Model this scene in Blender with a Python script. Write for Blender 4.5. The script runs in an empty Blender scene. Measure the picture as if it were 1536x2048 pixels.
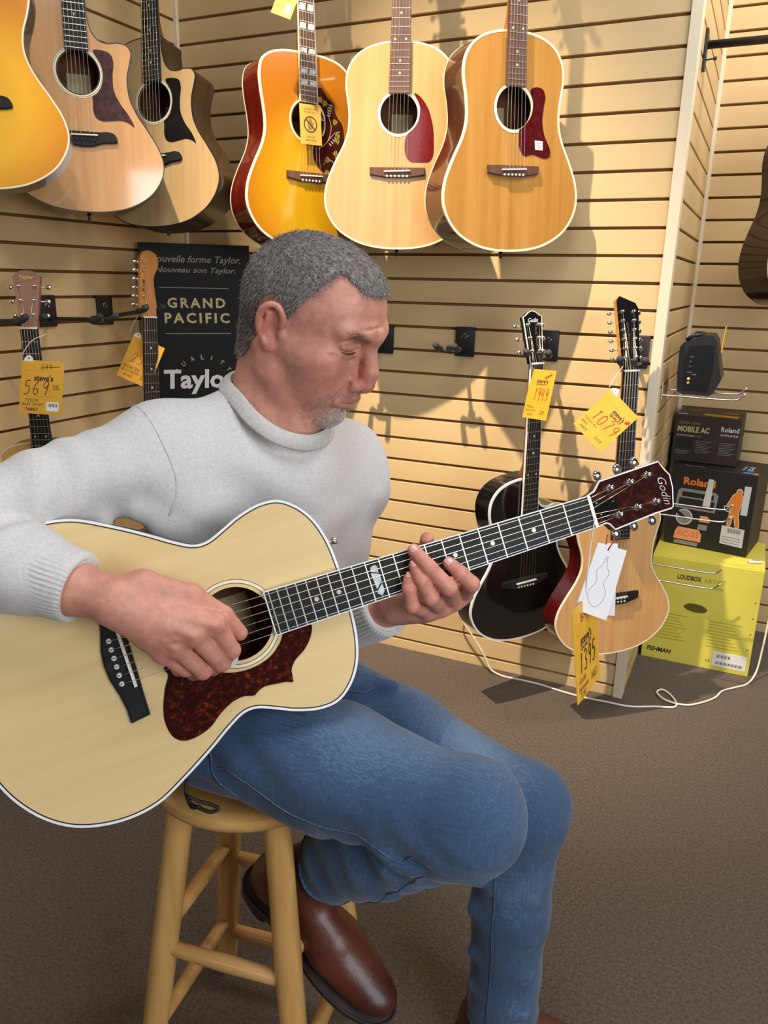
import bpy, bmesh, math, random
import numpy as np
from mathutils import Vector, Matrix
from mathutils.geometry import tessellate_polygon

random.seed(7)
scene = bpy.context.scene
COL = scene.collection

# ------------------------------------------------------------------ camera
def make_camera():
    yaw, pitch, roll = -0.4346, 0.2878, 0.0208
    f = Vector((math.sin(yaw)*math.cos(pitch), math.cos(yaw)*math.cos(pitch), -math.sin(pitch)))
    r = Vector((math.cos(yaw), -math.sin(yaw), 0.0))
    u = r.cross(f)
    r2 = math.cos(roll)*r + math.sin(roll)*u
    u2 = -math.sin(roll)*r + math.cos(roll)*u
    cam = bpy.data.cameras.new('camera')
    cam.sensor_fit = 'VERTICAL'
    cam.sensor_height = 24.0
    cam.lens = 24.0*1566.2131/2048.0
    cam.clip_start = 0.02
    o = bpy.data.objects.new('camera', cam)
    COL.objects.link(o)
    m = Matrix((r2, u2, -f)).transposed().to_4x4()
    m.translation = Vector((1.979, -2.4691, 1.3285))
    o.matrix_world = m
    scene.camera = o
make_camera()

# ------------------------------------------------------------------ light
scene.view_settings.view_transform = 'Standard'
scene.view_settings.look = 'None'
scene.view_settings.gamma = 1.0
scene.view_settings.use_curve_mapping = False
scene.view_settings.exposure = 0.0

world = bpy.data.worlds.new('world')
scene.world = world
world.use_nodes = True
wb = world.node_tree.nodes['Background']
wb.inputs[0].default_value = (0.95, 0.97, 1.0, 1)
wb.inputs[1].default_value = 0.045

def look_at(o, target):
    d = Vector(target) - o.location
    o.rotation_euler = d.to_track_quat('-Z', 'Y').to_euler()

def spot(loc, target, power, color, angle, blend=0.5, size=0.04):
    l = bpy.data.lights.new('track_spot', 'SPOT')
    l.energy = power; l.color = color
    l.spot_size = math.radians(angle); l.spot_blend = blend
    l.shadow_soft_size = size
    o = bpy.data.objects.new('track_spot', l); COL.objects.link(o)
    o.location = loc; look_at(o, target)
    return o

def area(loc, target, power, color, sx, sy):
    l = bpy.data.lights.new('fill_area', 'AREA')
    l.shape = 'RECTANGLE'; l.size = sx; l.size_y = sy
    l.energy = power; l.color = color
    o = bpy.data.objects.new('fill_area', l); COL.objects.link(o)
    o.location = loc; look_at(o, target)
    return o

WARM = (1.0, 0.82, 0.60)
COOL = (0.90, 0.95, 1.0)
spot((0.70, -1.75, 3.90), (1.12, 0.0, 0.62), 980, WARM, 39, 1.0, 0.03)
spot((1.55, -2.25, 3.60), (0.22, -1.10, 1.75), 55, WARM, 27, 0.9, 0.03)
area((1.75, -2.05, 2.95), (1.72, -2.0, 0.0), 24, COOL, 0.9, 0.9)  # broad overhead ceiling panel above the man
area((1.2, -5.2, 2.4), (1.2, -1.0, 0.9), 19, COOL, 2.4, 1.4)  # unseen shop window light behind the camera, added as soft frontal fill
area((3.6, -2.6, 1.6), (1.7, -1.0, 0.8), 46, COOL, 1.4, 1.4)  # unseen soft fill added at the right for face, boots and boxes
area((2.5, -0.25, 2.95), (2.2, 0.6, 1.0), 36, (1.0, 0.95, 0.88), 0.6, 0.6)  # unseen light added above right to brighten the far wall

# ------------------------------------------------------------------ materials
MATS = {}
def srgb(r, g, b):
    def c(v):
        v /= 255.0
        return v/12.92 if v <= 0.04045 else ((v+0.055)/1.055)**2.4
    return (c(r), c(g), c(b))

def mat(name, col, rough=0.5, metal=0.0, coat=0.0, spec=0.5, col2=None, nscale=8.0, stretch=(1, 1, 1),
        bump=0.0, bscale=200.0, detail=4.0, ramp=(0.35, 0.65), sheen=0.0, coords='Object', bstretch=None, alpha=None, trans=0.0):
    if name in MATS: return MATS[name]
    m = bpy.data.materials.new(name); m.use_nodes = True
    nt = m.node_tree; N = nt.nodes; Lk = nt.links
    b = N['Principled BSDF']
    b.inputs['Base Color'].default_value = (*col, 1)
    b.inputs['Roughness'].default_value = rough
    b.inputs['Metallic'].default_value = metal
    b.inputs['Coat Weight'].default_value = coat
    b.inputs['Coat Roughness'].default_value = 0.06
    b.inputs['Specular IOR Level'].default_value = spec
    b.inputs['Transmission Weight'].default_value = trans
    if sheen:
        b.inputs['Sheen Weight'].default_value = sheen
    tc = N.new('ShaderNodeTexCoord')
    if col2 is not None:
        mp = N.new('ShaderNodeMapping'); mp.inputs['Scale'].default_value = stretch
        Lk.new(tc.outputs[coords], mp.inputs[0])
        nz = N.new('ShaderNodeTexNoise'); nz.inputs['Scale'].default_value = nscale; nz.inputs['Detail'].default_value = detail
        Lk.new(mp.outputs[0], nz.inputs['Vector'])
        cr = N.new('ShaderNodeValToRGB')
        cr.color_ramp.elements[0].position = ramp[0]; cr.color_ramp.elements[0].color = (*col, 1)
        cr.color_ramp.elements[1].position = ramp[1]; cr.color_ramp.elements[1].color = (*col2, 1)
        Lk.new(nz.outputs['Fac'], cr.inputs[0]); Lk.new(cr.outputs[0], b.inputs['Base Color'])
    if bump:
        mp2 = N.new('ShaderNodeMapping'); mp2.inputs['Scale'].default_value = bstretch or (1, 1, 1)
        Lk.new(tc.outputs[coords], mp2.inputs[0])
        nb = N.new('ShaderNodeTexNoise'); nb.inputs['Scale'].default_value = bscale; nb.inputs['Detail'].default_value = 3
        Lk.new(mp2.outputs[0], nb.inputs['Vector'])
        bp = N.new('ShaderNodeBump'); bp.inputs['Strength'].default_value = bump; bp.inputs['Distance'].default_value = 0.002
        Lk.new(nb.outputs['Fac'], bp.inputs['Height']); Lk.new(bp.outputs[0], b.inputs['Normal'])
    MATS[name] = m
    return m

def wood(name, c1, c2, rough=0.3, coat=0.5, scale=30, along=0, ratio=0.04):
    st = [1, 1, 1]; st[along] = ratio
    return mat(name, c1, rough, coat=coat, col2=c2, nscale=scale, stretch=st, detail=3, ramp=(0.3, 0.7))

def burst(name, inner, outer, hx, hy, x0, r0, r1, side_dark=None, rough=0.15):
    """sunburst lacquer: the finish itself is lighter in the middle of the top and darker to its rim"""
    if name in MATS: return MATS[name]
    m = mat(name, inner, rough, coat=0.8)
    nt = m.node_tree; N = nt.nodes; Lk = nt.links; b = N['Principled BSDF']
    tc = N.new('ShaderNodeTexCoord'); mp = N.new('ShaderNodeMapping')
    mp.inputs['Location'].default_value = (-x0*hx, 0, 0); mp.inputs['Scale'].default_value = (hx, hy, 0)
    Lk.new(tc.outputs['Object'], mp.inputs[0])
    ln = N.new('ShaderNodeVectorMath'); ln.operation = 'LENGTH'; Lk.new(mp.outputs[0], ln.inputs[0])
    cr = N.new('ShaderNodeValToRGB'); cr.color_ramp.elements[0].position = r0; cr.color_ramp.elements[1].position = r1
    cr.color_ramp.elements[0].color = (*inner, 1); cr.color_ramp.elements[1].color = (*outer, 1)
    Lk.new(ln.outputs['Value'], cr.inputs[0]); Lk.new(cr.outputs[0], b.inputs['Base Color'])
    return m

M_slat = mat('almond_slat_laminate', srgb(219, 190, 142), 0.45, spec=0.35, col2=srgb(210, 180, 130), nscale=3, stretch=(0.25, 0.25, 2.5), bump=0.05, bscale=60, coords='Object')
M_groove = mat('groove_fibreboard', srgb(122, 88, 48), 0.9)
M_trim = mat('almond_corner_trim', srgb(230, 214, 186), 0.5)
M_carpet = mat('brown_carpet', srgb(100, 87, 75), 0.95, spec=0.1, col2=srgb(74, 62, 51), nscale=150, detail=8, bump=1.0, bscale=330, sheen=0.2)
M_black = mat('black_plastic', (0.012, 0.012, 0.013), 0.45)
M_rubber = mat('dark_rubber', (0.03, 0.03, 0.033), 0.75)
M_chrome = mat('chrome', (0.85, 0.84, 0.82), 0.13, metal=1.0)
M_nickel = mat('nickel_fret', (0.62, 0.60, 0.54), 0.38, metal=1.0)
M_string = mat('bronze_string', (0.80, 0.66, 0.45), 0.3, metal=1.0)
M_steel = mat('steel_string', (0.80, 0.80, 0.80), 0.3, metal=1.0)
M_bone = mat('bone', srgb(236, 230, 214), 0.4)
M_white = mat('white_plastic', srgb(235, 234, 230), 0.4)
M_pearl = mat('pearl_inlay', srgb(214, 216, 214), 0.2, col2=srgb(176, 186, 188), nscale=160, coat=0.5)
M_tag = mat('yellow_tag_card', srgb(228, 170, 50), 0.6, col2=srgb(222, 162, 42), nscale=14)
M_ink = mat('black_ink', (0.02, 0.015, 0.012), 0.7)
M_redink = mat('red_ink', srgb(170, 50, 24), 0.7)
M_paleink = mat('pale_print', srgb(190, 140, 50), 0.7)
M_wire = mat('zinc_wire', (0.75, 0.75, 0.74), 0.25, metal=1.0)

# ------------------------------------------------------------------ object helpers
def link(o, parent=None):
    COL.objects.link(o)
    if parent is not None: o.parent = parent
    return o

def mobj(name, verts, faces, m, parent=None, smooth=False):
    me = bpy.data.meshes.new(name)
    me.from_pydata([tuple(v) for v in verts], [], faces)
    if m is not None: me.materials.append(m)
    if smooth:
        me.polygons.foreach_set('use_smooth', [True]*len(me.polygons))
    me.update()
    return link(bpy.data.objects.new(name, me), parent)

def thing(name, label, cat, mw=None, group=None):
    o = bpy.data.objects.new(name, None); o.empty_display_size = 0.05
    COL.objects.link(o)
    if mw is not None: o.matrix_world = mw
    o['label'] = label; o['category'] = cat
    if group: o['group'] = group
    return o

def tag(o, label, cat, group=None):
    o['label'] = label; o['category'] = cat
    if group: o['group'] = group
    return o

def struct(o):
    o['kind'] = 'structure'; return o

class MB:
    """collects verts / faces for one mesh"""
    def __init__(s): s.v = []; s.f = []
    def add(s, v, f):
        n = len(s.v); s.v += [Vector(p) for p in v]; s.f += [tuple(i+n for i in q) for q in f]; return s
    def box(s, c, d, m=None, bev=0.0):
        x, y, z = d[0]/2, d[1]/2, d[2]/2
        if bev <= 0:
            v = [Vector((a*x, b*y, e*z)) for e in (-1, 1) for b in (-1, 1) for a in (-1, 1)]
            f = [(0, 2, 3, 1), (4, 5, 7, 6), (0, 1, 5, 4), (2, 6, 7, 3), (0, 4, 6, 2), (1, 3, 7, 5)]
        else:
            bm = bmesh.new(); bmesh.ops.create_cube(bm, size=1.0)
            for q in bm.verts: q.co = Vector((q.co.x*d[0], q.co.y*d[1], q.co.z*d[2]))
            bmesh.ops.bevel(bm, geom=bm.edges[:], offset=bev, segments=2, affect='EDGES', profile=0.5)
            bm.verts.index_update(); v = [q.co.copy() for q in bm.verts]; f = [tuple(w.index for w in q.verts) for q in bm.faces]; bm.free()
        if m is not None: v = [m @ p for p in v]
        v = [p + Vector(c) for p in v]
        return s.add(v, f)
    def prism(s, outline, z0, z1, holes=(), m=None, caps=True, walls=True):
        loops = [list(outline)] + [list(h) for h in holes]
        v = []; f = []
        pts = [Vector((p[0], p[1], 0)) for l in loops for p in l]; n = len(pts)
        v = [Vector((p.x, p.y, z0)) for p in pts] + [Vector((p.x, p.y, z1)) for p in pts]
        if caps:
            tris = tessellate_polygon([[Vector((p[0], p[1], 0)) for p in l] for l in loops])
            for t in tris:
                a, b, c = t
                nz = (pts[b]-pts[a]).cross(pts[c]-pts[a]).z
                if nz < 0: a, b, c = a, c, b
                f.append((a+n, b+n, c+n)); f.append((c, b, a))
        if walls:
            k = 0
            for li, l in enumerate(loops):
                m_ = len(l)
                ar = sum(l[i][0]*l[(i+1) % m_][1]-l[(i+1) % m_][0]*l[i][1] for i in range(m_))
                ccw = (ar > 0) == (li == 0)
                for i in range(m_):
                    a, b = k+i, k+(i+1) % m_
                    f.append((a, b, b+n, a+n) if ccw else (b, a, a+n, b+n))
                k += m_
        if m is not None: v = [m @ p for p in v]
        return s.add(v, f)
    def tube(s, pts, rad, seg=8, cap=True, closed=False):
        pts = [Vector(p) for p in pts]; n = len(pts)
        if not hasattr(rad, '__len__'): rad = [rad]*n
        v = []; f = []
        t0 = (pts[1]-pts[0]).normalized()
        up = Vector((0, 0, 1)) if abs(t0.z) < 0.9 else Vector((1, 0, 0))
        x = t0.cross(up).normalized()
        for i, p in enumerate(pts):
            if closed: t = (pts[(i+1) % n]-pts[i-1]).normalized()
            elif i == 0: t = t0
            elif i == n-1: t = (pts[-1]-pts[-2]).normalized()
            else: t = (pts[i+1]-pts[i-1]).normalized()
            x = (x - t*x.dot(t))
            x = x.normalized() if x.length > 1e-9 else t.orthogonal().normalized()
            y = t.cross(x)
            for k in range(seg):
                a = 2*math.pi*k/seg
                v.append(p + (x*math.cos(a)+y*math.sin(a))*rad[i])
        for i in range(n if closed else n-1):
            j = (i+1) % n
            for k in range(seg):
                k2 = (k+1) % seg
                f.append((i*seg+k, i*seg+k2, j*seg+k2, j*seg+k))
        if cap and not closed:
            f.append(tuple(reversed(range(seg)))); f.append(tuple((n-1)*seg+k for k in range(seg)))
        return s.add(v, f)
    def lathe(s, prof, m=None, seg=20):
        """prof: (r,z) from bottom to top around local z"""
        v = []; f = []
        for r, z in prof:
            for k in range(seg):
                a = 2*math.pi*k/seg; v.append(Vector((r*math.cos(a), r*math.sin(a), z)))
        for i in range(len(prof)-1):
            for k in range(seg):
                k2 = (k+1) % seg
                f.append((i*seg+k, i*seg+k2, (i+1)*seg+k2, (i+1)*seg+k))
        f.append(tuple(reversed(range(seg)))); f.append(tuple((len(prof)-1)*seg+k for k in range(seg)))
        if m is not None: v = [m @ p for p in v]
        return s.add(v, f)
    def ball(s, c, r, m=None, u=10, w=8):
        rr = r if hasattr(r, '__len__') else (r, r, r)
        prof = []
        v = []; f = []
        for i in range(w+1):
            th = math.pi*i/w
            for k in range(u):
                a = 2*math.pi*k/u
                v.append(Vector((rr[0]*math.sin(th)*math.cos(a), rr[1]*math.sin(th)*math.sin(a), -rr[2]*math.cos(th))))
        for i in range(w):
            for k in range(u):
                k2 = (k+1) % u
                f.append((i*u+k, i*u+k2, (i+1)*u+k2, (i+1)*u+k))
        if m is not None: v = [m @ p for p in v]
        return s.add([p+Vector(c) for p in v], f)
    def build(s, name, m, parent=None, smooth=False, angle=None):
        o = mobj(name, s.v, s.f, m, parent, smooth)
        if angle is not None: smooth_angle(o, angle)
        return o

def smooth_angle(o, deg=35):
    me = o.data
    bm = bmesh.new(); bm.from_mesh(me)
    bmesh.ops.remove_doubles(bm, verts=bm.verts, dist=1e-6)
    lim = math.radians(deg)
    for f in bm.faces: f.smooth = True
    for e in bm.edges:
        if len(e.link_faces) != 2 or e.calc_face_angle(0) > lim: e.smooth = False
    bm.to_mesh(me); bm.free(); me.update()

def catmull(pts, per=6, closed=True):
    n = len(pts); out = []
    for i in range(n if closed else n-1):
        def g(k):
            if closed: return pts[k % n]
            return pts[min(max(k, 0), n-1)]
        p0, p1, p2, p3 = [np.array(g(i+d), float) for d in (-1, 0, 1, 2)]
        d1 = max(np.linalg.norm(p1-p0), 1e-9)**.5; d2 = max(np.linalg.norm(p2-p1), 1e-9)**.5; d3 = max(np.linalg.norm(p3-p2), 1e-9)**.5
        m1 = ((p1-p0)/d1-(p2-p0)/(d1+d2)+(p2-p1)/d2)*d2 if d1 > 1e-4 else (p2-p1)
        m2 = ((p2-p1)/d2-(p3-p1)/(d2+d3)+(p3-p2)/d3)*d2 if d3 > 1e-4 else (p2-p1)
        for k in range(per):
            t = k/per; t2 = t*t; t3 = t2*t
            out.append(tuple((2*t3-3*t2+1)*p1+(t3-2*t2+t)*m1+(-2*t3+3*t2)*p2+(t3-t2)*m2))
    if not closed: out.append(tuple(pts[-1]))
    return out

def offset(poly, d):
    """positive d = outwards for a ccw outline"""
    n = len(poly); out = []
    ar = sum(poly[i][0]*poly[(i+1) % n][1]-poly[(i+1) % n][0]*poly[i][1] for i in range(n))
    sg = 1 if ar > 0 else -1
    for i in range(n):
        a = np.array(poly[i-1]); b = np.array(poly[(i+1) % n])
        t = b-a; t = t/(np.linalg.norm(t)+1e-12)
        nn = np.array((t[1], -t[0]))*sg
        out.append(tuple(np.array(poly[i])+nn*d))
    return out

def circle(c, r, n=48): return [(c[0]+r*math.cos(2*math.pi*k/n), c[1]+r*math.sin(2*math.pi*k/n)) for k in range(n)]

# ------------------------------------------------------------------ lettering
def text_verts(s, res=2, shear=0.0, bold=0.0, space=1.0):
    cu = bpy.data.curves.new('lettering', 'FONT')
    cu.body = s; cu.resolution_u = res; cu.shear = shear; cu.offset = bold; cu.space_character = space
    cu.fill_mode = 'FRONT'
    o = bpy.data.objects.new('lettering', cu); COL.objects.link(o)
    dg = bpy.context.evaluated_depsgraph_get(); dg.update()
    me = bpy.data.meshes.new_from_object(o.evaluated_get(dg))
    v = [q.co.copy() for q in me.vertices]; f = [tuple(p.vertices) for p in me.polygons]
    bpy.data.objects.remove(o); bpy.data.curves.remove(cu); bpy.data.meshes.remove(me)
    return v, f

def lettering(s, M, parent, x0, y0, w, h, lift=0.0006, name='lettering', ang=0.0, mtx=None, **kw):
    """flat print: fits string s to a box w x h whose lower left corner is x0,y0 in the parent's local xy plane"""
    v, f = text_verts(s, **kw)
    if not v: return None
    xs = [p.x for p in v]; ys = [p.y for p in v]
    sx = w/max(max(xs)-min(xs), 1e-6); sy = h/max(max(ys)-min(ys), 1e-6)
    c, d = math.cos(ang), math.sin(ang)
    out = []
    for p in v:
        a = (p.x-min(xs))*sx; b = (p.y-min(ys))*sy
        p3 = Vector((x0+a*c-b*d, y0+a*d+b*c, lift)); out.append(mtx @ p3 if mtx is not None else p3)
    return mobj(name, out, f, M, parent)

STROKES = {
 '0': [[(.5, 1), (.15, .8), (.08, .4), (.3, .02), (.62, .05), (.85, .45), (.75, .85), (.45, 1)]],
 '1': [[(.4, .8), (.55, 1), (.5, .5), (.45, 0)]],
 '2': [[(.1, .8), (.35, 1), (.7, .9), (.65, .55), (.05, 0), (.5, .1), (.9, .05)]],
 '3': [[(.1, .9), (.5, 1), (.75, .8), (.4, .55), (.8, .35), (.6, .02), (.1, .08)]],
 '4': [[(.25, 1), (.1, .5), (.8, .5)], [(.7, 1), (.6, 0)]],
 '5': [[(.8, 1), (.25, .95), (.2, .6), (.6, .6), (.75, .3), (.5, .02), (.05, .02)]],
 '6': [[(.7, 1), (.25, .65), (.08, .25), (.35, 0), (.7, .15), (.62, .42), (.15, .35)]],
 '7': [[(.1, .98), (.85, 1), (.55, .5), (.4, 0)]],
 '8': [[(.6, .55), (.2, .75), (.45, 1), (.75, .8), (.25, .3), (.4, 0), (.75, .2), (.45, .5)]],
 '9': [[(.8, .75), (.5, .5), (.2, .7), (.45, 1), (.8, .9), (.75, .5), (.55, 0)]],
 '-': [[(.1, .5), (.9, .55)]], '=': [[(.1, .75), (.9, .8)], [(.1, .55), (.9, .6)]], "'": [[(.5, 1), (.4, .8)]],
}
def handwriting(s, M, parent, x0, y0, w, h, lw=0.0012, lift=0.0008, slant=0.12):
    """pen strokes as flat ribbons"""
    mb = MB(); n = len(s); cw = w/n
    for i, ch in enumerate(s):
        for st in STROKES.get(ch, []):
            pts = catmull(st, 5, closed=False)
            P = [Vector((x0+i*cw+(p[0]*.82+slant*p[1])*cw, y0+p[1]*h, lift)) for p in pts]
            for a in range(len(P)):
                t = (P[min(a+1, len(P)-1)]-P[max(a-1, 0)]); t.normalize()
                nn = Vector((-t.y, t.x, 0))*lw/2
                mb.v += [P[a]+nn, P[a]-nn]
            b = len(mb.v)-2*len(P)
            for a in range(len(P)-1): mb.f.append((b+2*a, b+2*a+1, b+2*a+3, b+2*a+2))
    return mb.build('handwriting', M, parent)

def frame_mw(o, x, y, scale=1.0):
    """matrix with local x, y axes along the given world directions (z = x cross y)"""
    x = Vector(x).normalized(); y = Vector(y); y = (y - x*y.dot(x)).normalized(); z = x.cross(y)
    m = Matrix((x*scale, y*scale, z*scale)).transposed().to_4x4(); m.translation = Vector(o)
    return m

# ------------------------------------------------------------------ room
S = 0.0762; Z0 = 2.0199; WB = 1.7255; FD = 0.8016; TOP = 2.95; GH = 0.0088
def slat_wall(name, p0, d, length, nrm):
    """p0: start on floor; d: unit direction along the wall; nrm: unit normal into the room. face of slats lies in the wall plane"""
    d = Vector(d); nrm = Vector(nrm); p0 = Vector(p0)
    mb = MB()
    R = Matrix((d, nrm, Vector((0, 0, 1)))).transposed()
    c = p0 + d*length/2 - nrm*(0.013+0.03) + Vector((0, 0, TOP/2))
    mb.box((0, 0, 0), (length, 0.06, TOP), R)
    w = mobj(name, mb.v, mb.f, M_groove); w.location = c; struct(w)
    k = 0; edges = []
    zs = [Z0 - i*S for i in range(-13, 27)]
    zs = sorted(z for z in zs if 0.02 < z < TOP-0.01)
    bounds = [0.0] + zs + [TOP]
    cache = {}
    for a, b in zip(bounds[:-1], bounds[1:]):
        lo = a + (GH/2 if a > 0 else 0); hi = b - (GH/2 if b < TOP else 0)
        hgt = round(hi-lo, 5)
        if hgt not in cache:
            m2 = MB(); m2.box((0, 0, 0), (length, 0.014, hgt), R, bev=0.0012)
            me = bpy.data.meshes.new('slat'); me.from_pydata([tuple(v) for v in m2.v], [], m2.f); me.materials.append(M_slat); me.update(); cache[hgt] = me
        o = bpy.data.objects.new('slat', cache[hgt]); COL.objects.link(o); o.parent = w
        o.location = p0 + d*length/2 - nrm*0.007 + Vector((0, 0, (lo+hi)/2)) - c
    return w

slat_wall('wall_back', (0, 0, 0), (1, 0, 0), WB-0.030, (0, -1, 0))
slat_wall('wall_left', (0, 0, 0), (0, -1, 0), 2.4, (1, 0, 0))
slat_wall('wall_return', (WB, 0.014, 0), (0, 1, 0), FD-0.014, (1, 0, 0))
slat_wall('wall_far', (WB, FD, 0), (1, 0, 0), 1.9, (0, -1, 0))

def post(name, c, d):
    mb = MB(); mb.box((0, 0, 0), d, bev=0.0015); o = mb.build(name, M_trim); o.location = c; struct(o)
post('trim_1', (WB-0.0145, 0.020, TOP/2), (0.031, 0.052, TOP))
post('trim_2', (0.004, -0.004, TOP/2), (0.016, 0.016, TOP))
post('trim_3', (WB+0.004, FD-0.004, TOP/2), (0.016, 0.016, TOP))

fl = MB(); fl.add([(-1.2, -6, 0), (4.2, -6, 0), (4.2, 1.0, 0), (-1.2, 1.0, 0)], [(0, 1, 2, 3)])
struct(fl.build('floor', M_carpet))

# ------------------------------------------------------------------ guitars
def gframe(q):
    p = Vector(q[:3]); a, b, c, k = q[3:7]
    n = Vector((math.sin(a), -math.cos(a), 0)); s = Vector((0, 0, 1)); t = n.cross(s)
    s2 = math.cos(c)*s - math.sin(c)*n; n2 = math.cos(c)*n + math.sin(c)*s
    s3 = math.cos(b)*s2 + math.sin(b)*t; t3 = math.cos(b)*t - math.sin(b)*s2
    m = Matrix((s3*k, t3*k, n2*k)).transposed().to_4x4(); m.translation = p
    return m

J45 = [(-.203, 0), (-.199, .06), (-.186, .11), (-.155, .163), (-.115, .193), (-.075, .203), (-.03, .197), (.02, .176), (.07, .150), (.105, .139), (.135, .137), (.17, .140), (.215, .147), (.25, .143), (.28, .127), (.302, .10), (.316, .062), (.321, .03)]
DREAD = J45[:12] + [(.215, .146), (.255, .147), (.288, .137), (.308, .111), (.319, .07), (.322, .03)]
GA = [(-.19, 0), (-.186, .06), (-.172, .113), (-.14, .165), (-.1, .194), (-.065, .203), (-.025, .194), (.02, .168), (.06, .141), (.095, .125), (.12, .121), (.15, .124), (.19, .137), (.23, .144), (.265, .138), (.295, .115), (.313, .08), (.322, .03)]
CUT = [(.12, .121), (.15, .121), (.185, .130), (.208, .134), (.224, .125), (.229, .10), (.225, .076), (.230, .055), (.247, .040), (.275, .032), (.30, .029), (.322, .027)]

def body_outline(bass, treble):
    """bass side goes up (+y), treble (-y)"""
    pts = [(s, t) for s, t in bass] + [(s, -t) for s, t in reversed(treble[1:])]
    o = catmull(pts, 5)
    ar = sum(o[i][0]*o[(i+1) % len(o)][1]-o[(i+1) % len(o)][0]*o[i][1] for i in range(len(o)))
    return o if ar > 0 else o[::-1]

M_spruce = wood('natural_spruce', srgb(206, 162, 106), srgb(194, 148, 92), 0.22, 0.5, 60)
M_spruce_hero = wood('pale_spruce', srgb(233, 203, 148), srgb(226, 193, 136), 0.20, 0.6, 55)
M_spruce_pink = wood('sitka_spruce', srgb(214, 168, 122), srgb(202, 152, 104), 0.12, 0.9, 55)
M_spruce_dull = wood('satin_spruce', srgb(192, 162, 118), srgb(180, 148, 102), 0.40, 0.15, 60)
M_spruce_amber = wood('aged_spruce', srgb(196, 144, 74), srgb(178, 124, 56), 0.15, 0.8, 45)
M_spruce_baby = wood('baby_spruce', srgb(226, 170, 98), srgb(212, 152, 80), 0.35, 0.2, 50)
M_spruce_12 = wood('warm_spruce', srgb(222, 170, 112), srgb(210, 154, 96), 0.35, 0.2, 60)
M_mahog = wood('mahogany_side', srgb(86, 46, 22), srgb(56, 28, 14), 0.16, 0.8, 40)
M_walnutside = wood('dark_walnut_side', srgb(72, 50, 26), srgb(50, 33, 16), 0.3, 0.3, 40)
M_cherry = wood('cherry_red_side', srgb(110, 26, 14), srgb(78, 14, 8), 0.12, 0.9, 30)
M_darkside = wood('dark_brown_side', srgb(40, 16, 10), srgb(28, 10, 6), 0.15, 0.8, 30)
M_wine = wood('wine_side', srgb(84, 14, 14), srgb(60, 8, 10), 0.2, 0.6, 30)
M_neck = wood('neck_mahogany', srgb(120, 76, 44), srgb(98, 60, 34), 0.4, 0.2, 40)
M_neckmaple = wood('neck_maple', srgb(214, 150, 72), srgb(200, 134, 60), 0.35, 0.3, 40)
M_neckamber = wood('neck_amber', srgb(186, 120, 40), srgb(170, 104, 30), 0.3, 0.4, 40)
M_ebony = mat('ebony', (0.012, 0.011, 0.011), 0.55, spec=0.22, col2=(0.020, 0.018, 0.017), nscale=80, stretch=(.04, 1, 1))
M_rosewood = wood('rosewood', srgb(104, 68, 50), srgb(82, 50, 36), 0.5, 0.0, 90)
M_gloss = mat('black_lacquer', (0.006, 0.006, 0.006), 0.08, coat=0.8)
M_satinblack = mat('black_satin', (0.012, 0.012, 0.012), 0.35)
M_cream = mat('cream_binding', srgb(240, 230, 200), 0.35)
M_whitebind = mat('white_binding', srgb(236, 233, 230), 0.35)
M_blackbind = mat('black_binding', (0.02, 0.018, 0.016), 0.35)
M_inside = mat('inside_mahogany', srgb(120, 72, 44), 0.8)
M_label = mat('paper_label', srgb(200, 180, 140), 0.8)
M_purple = mat('smoky_tortoise', srgb(64, 46, 52), 0.12, coat=0.6, col2=srgb(86, 60, 60), nscale=70)
M_blackguard = mat('black_guard', (0.01, 0.01, 0.011), 0.12, coat=0.5)
M_redguard = mat('red_tortoise', srgb(120, 16, 14), 0.10, coat=0.8, col2=srgb(92, 8, 10), nscale=130)
M_wineguard = mat('wine_guard', srgb(92, 20, 24), 0.14, coat=0.7, col2=srgb(74, 12, 18), nscale=90)
M_maroon = mat('maroon_guard', srgb(70, 14, 14), 0.15, coat=0.6, col2=srgb(52, 8, 10), nscale=60)
M_headwood = wood('head_rosewood', srgb(150, 104, 82), srgb(136, 92, 72), 0.4, 0.1, 40)
M_headmaple = wood('head_maple', srgb(206, 138, 70), srgb(196, 128, 62), 0.4, 0.1, 40)
M_gold = mat('gold_foil', srgb(226, 190, 70), 0.4, metal=0.3)

def tortoise(name):
    m = mat(name, srgb(52, 14, 8), 0.10, coat=0.5, detail=8)
    nt = m.node_tree; N = nt.nodes; Lk = nt.links; b = N['Principled BSDF']
    tc = N.new('ShaderNodeTexCoord')
    nz = N.new('ShaderNodeTexNoise'); nz.inputs['Scale'].default_value = 130; nz.inputs['Detail'].default_value = 9; nz.inputs['Roughness'].default_value = 0.75
    Lk.new(tc.outputs['Object'], nz.inputs['Vector'])
    cr = N.new('ShaderNodeValToRGB'); e = cr.color_ramp.elements
    e[0].position = 0.50; e[0].color = (*srgb(46, 12, 8), 1)
    e[1].position = 0.72; e[1].color = (*srgb(198, 96, 30), 1)
    x = e.new(0.60); x.color = (*srgb(96, 32, 14), 1)
    Lk.new(nz.outputs['Fac'], cr.inputs[0]); Lk.new(cr.outputs[0], b.inputs['Base Color'])
    return m
M_tortoise = tortoise('brown_tortoise')
M_headtort = mat('dark_head_tortoise', srgb(44, 16, 16), 0.10, coat=.4, col2=srgb(78, 34, 22), nscale=120, detail=8, ramp=(.45, .75))

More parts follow.
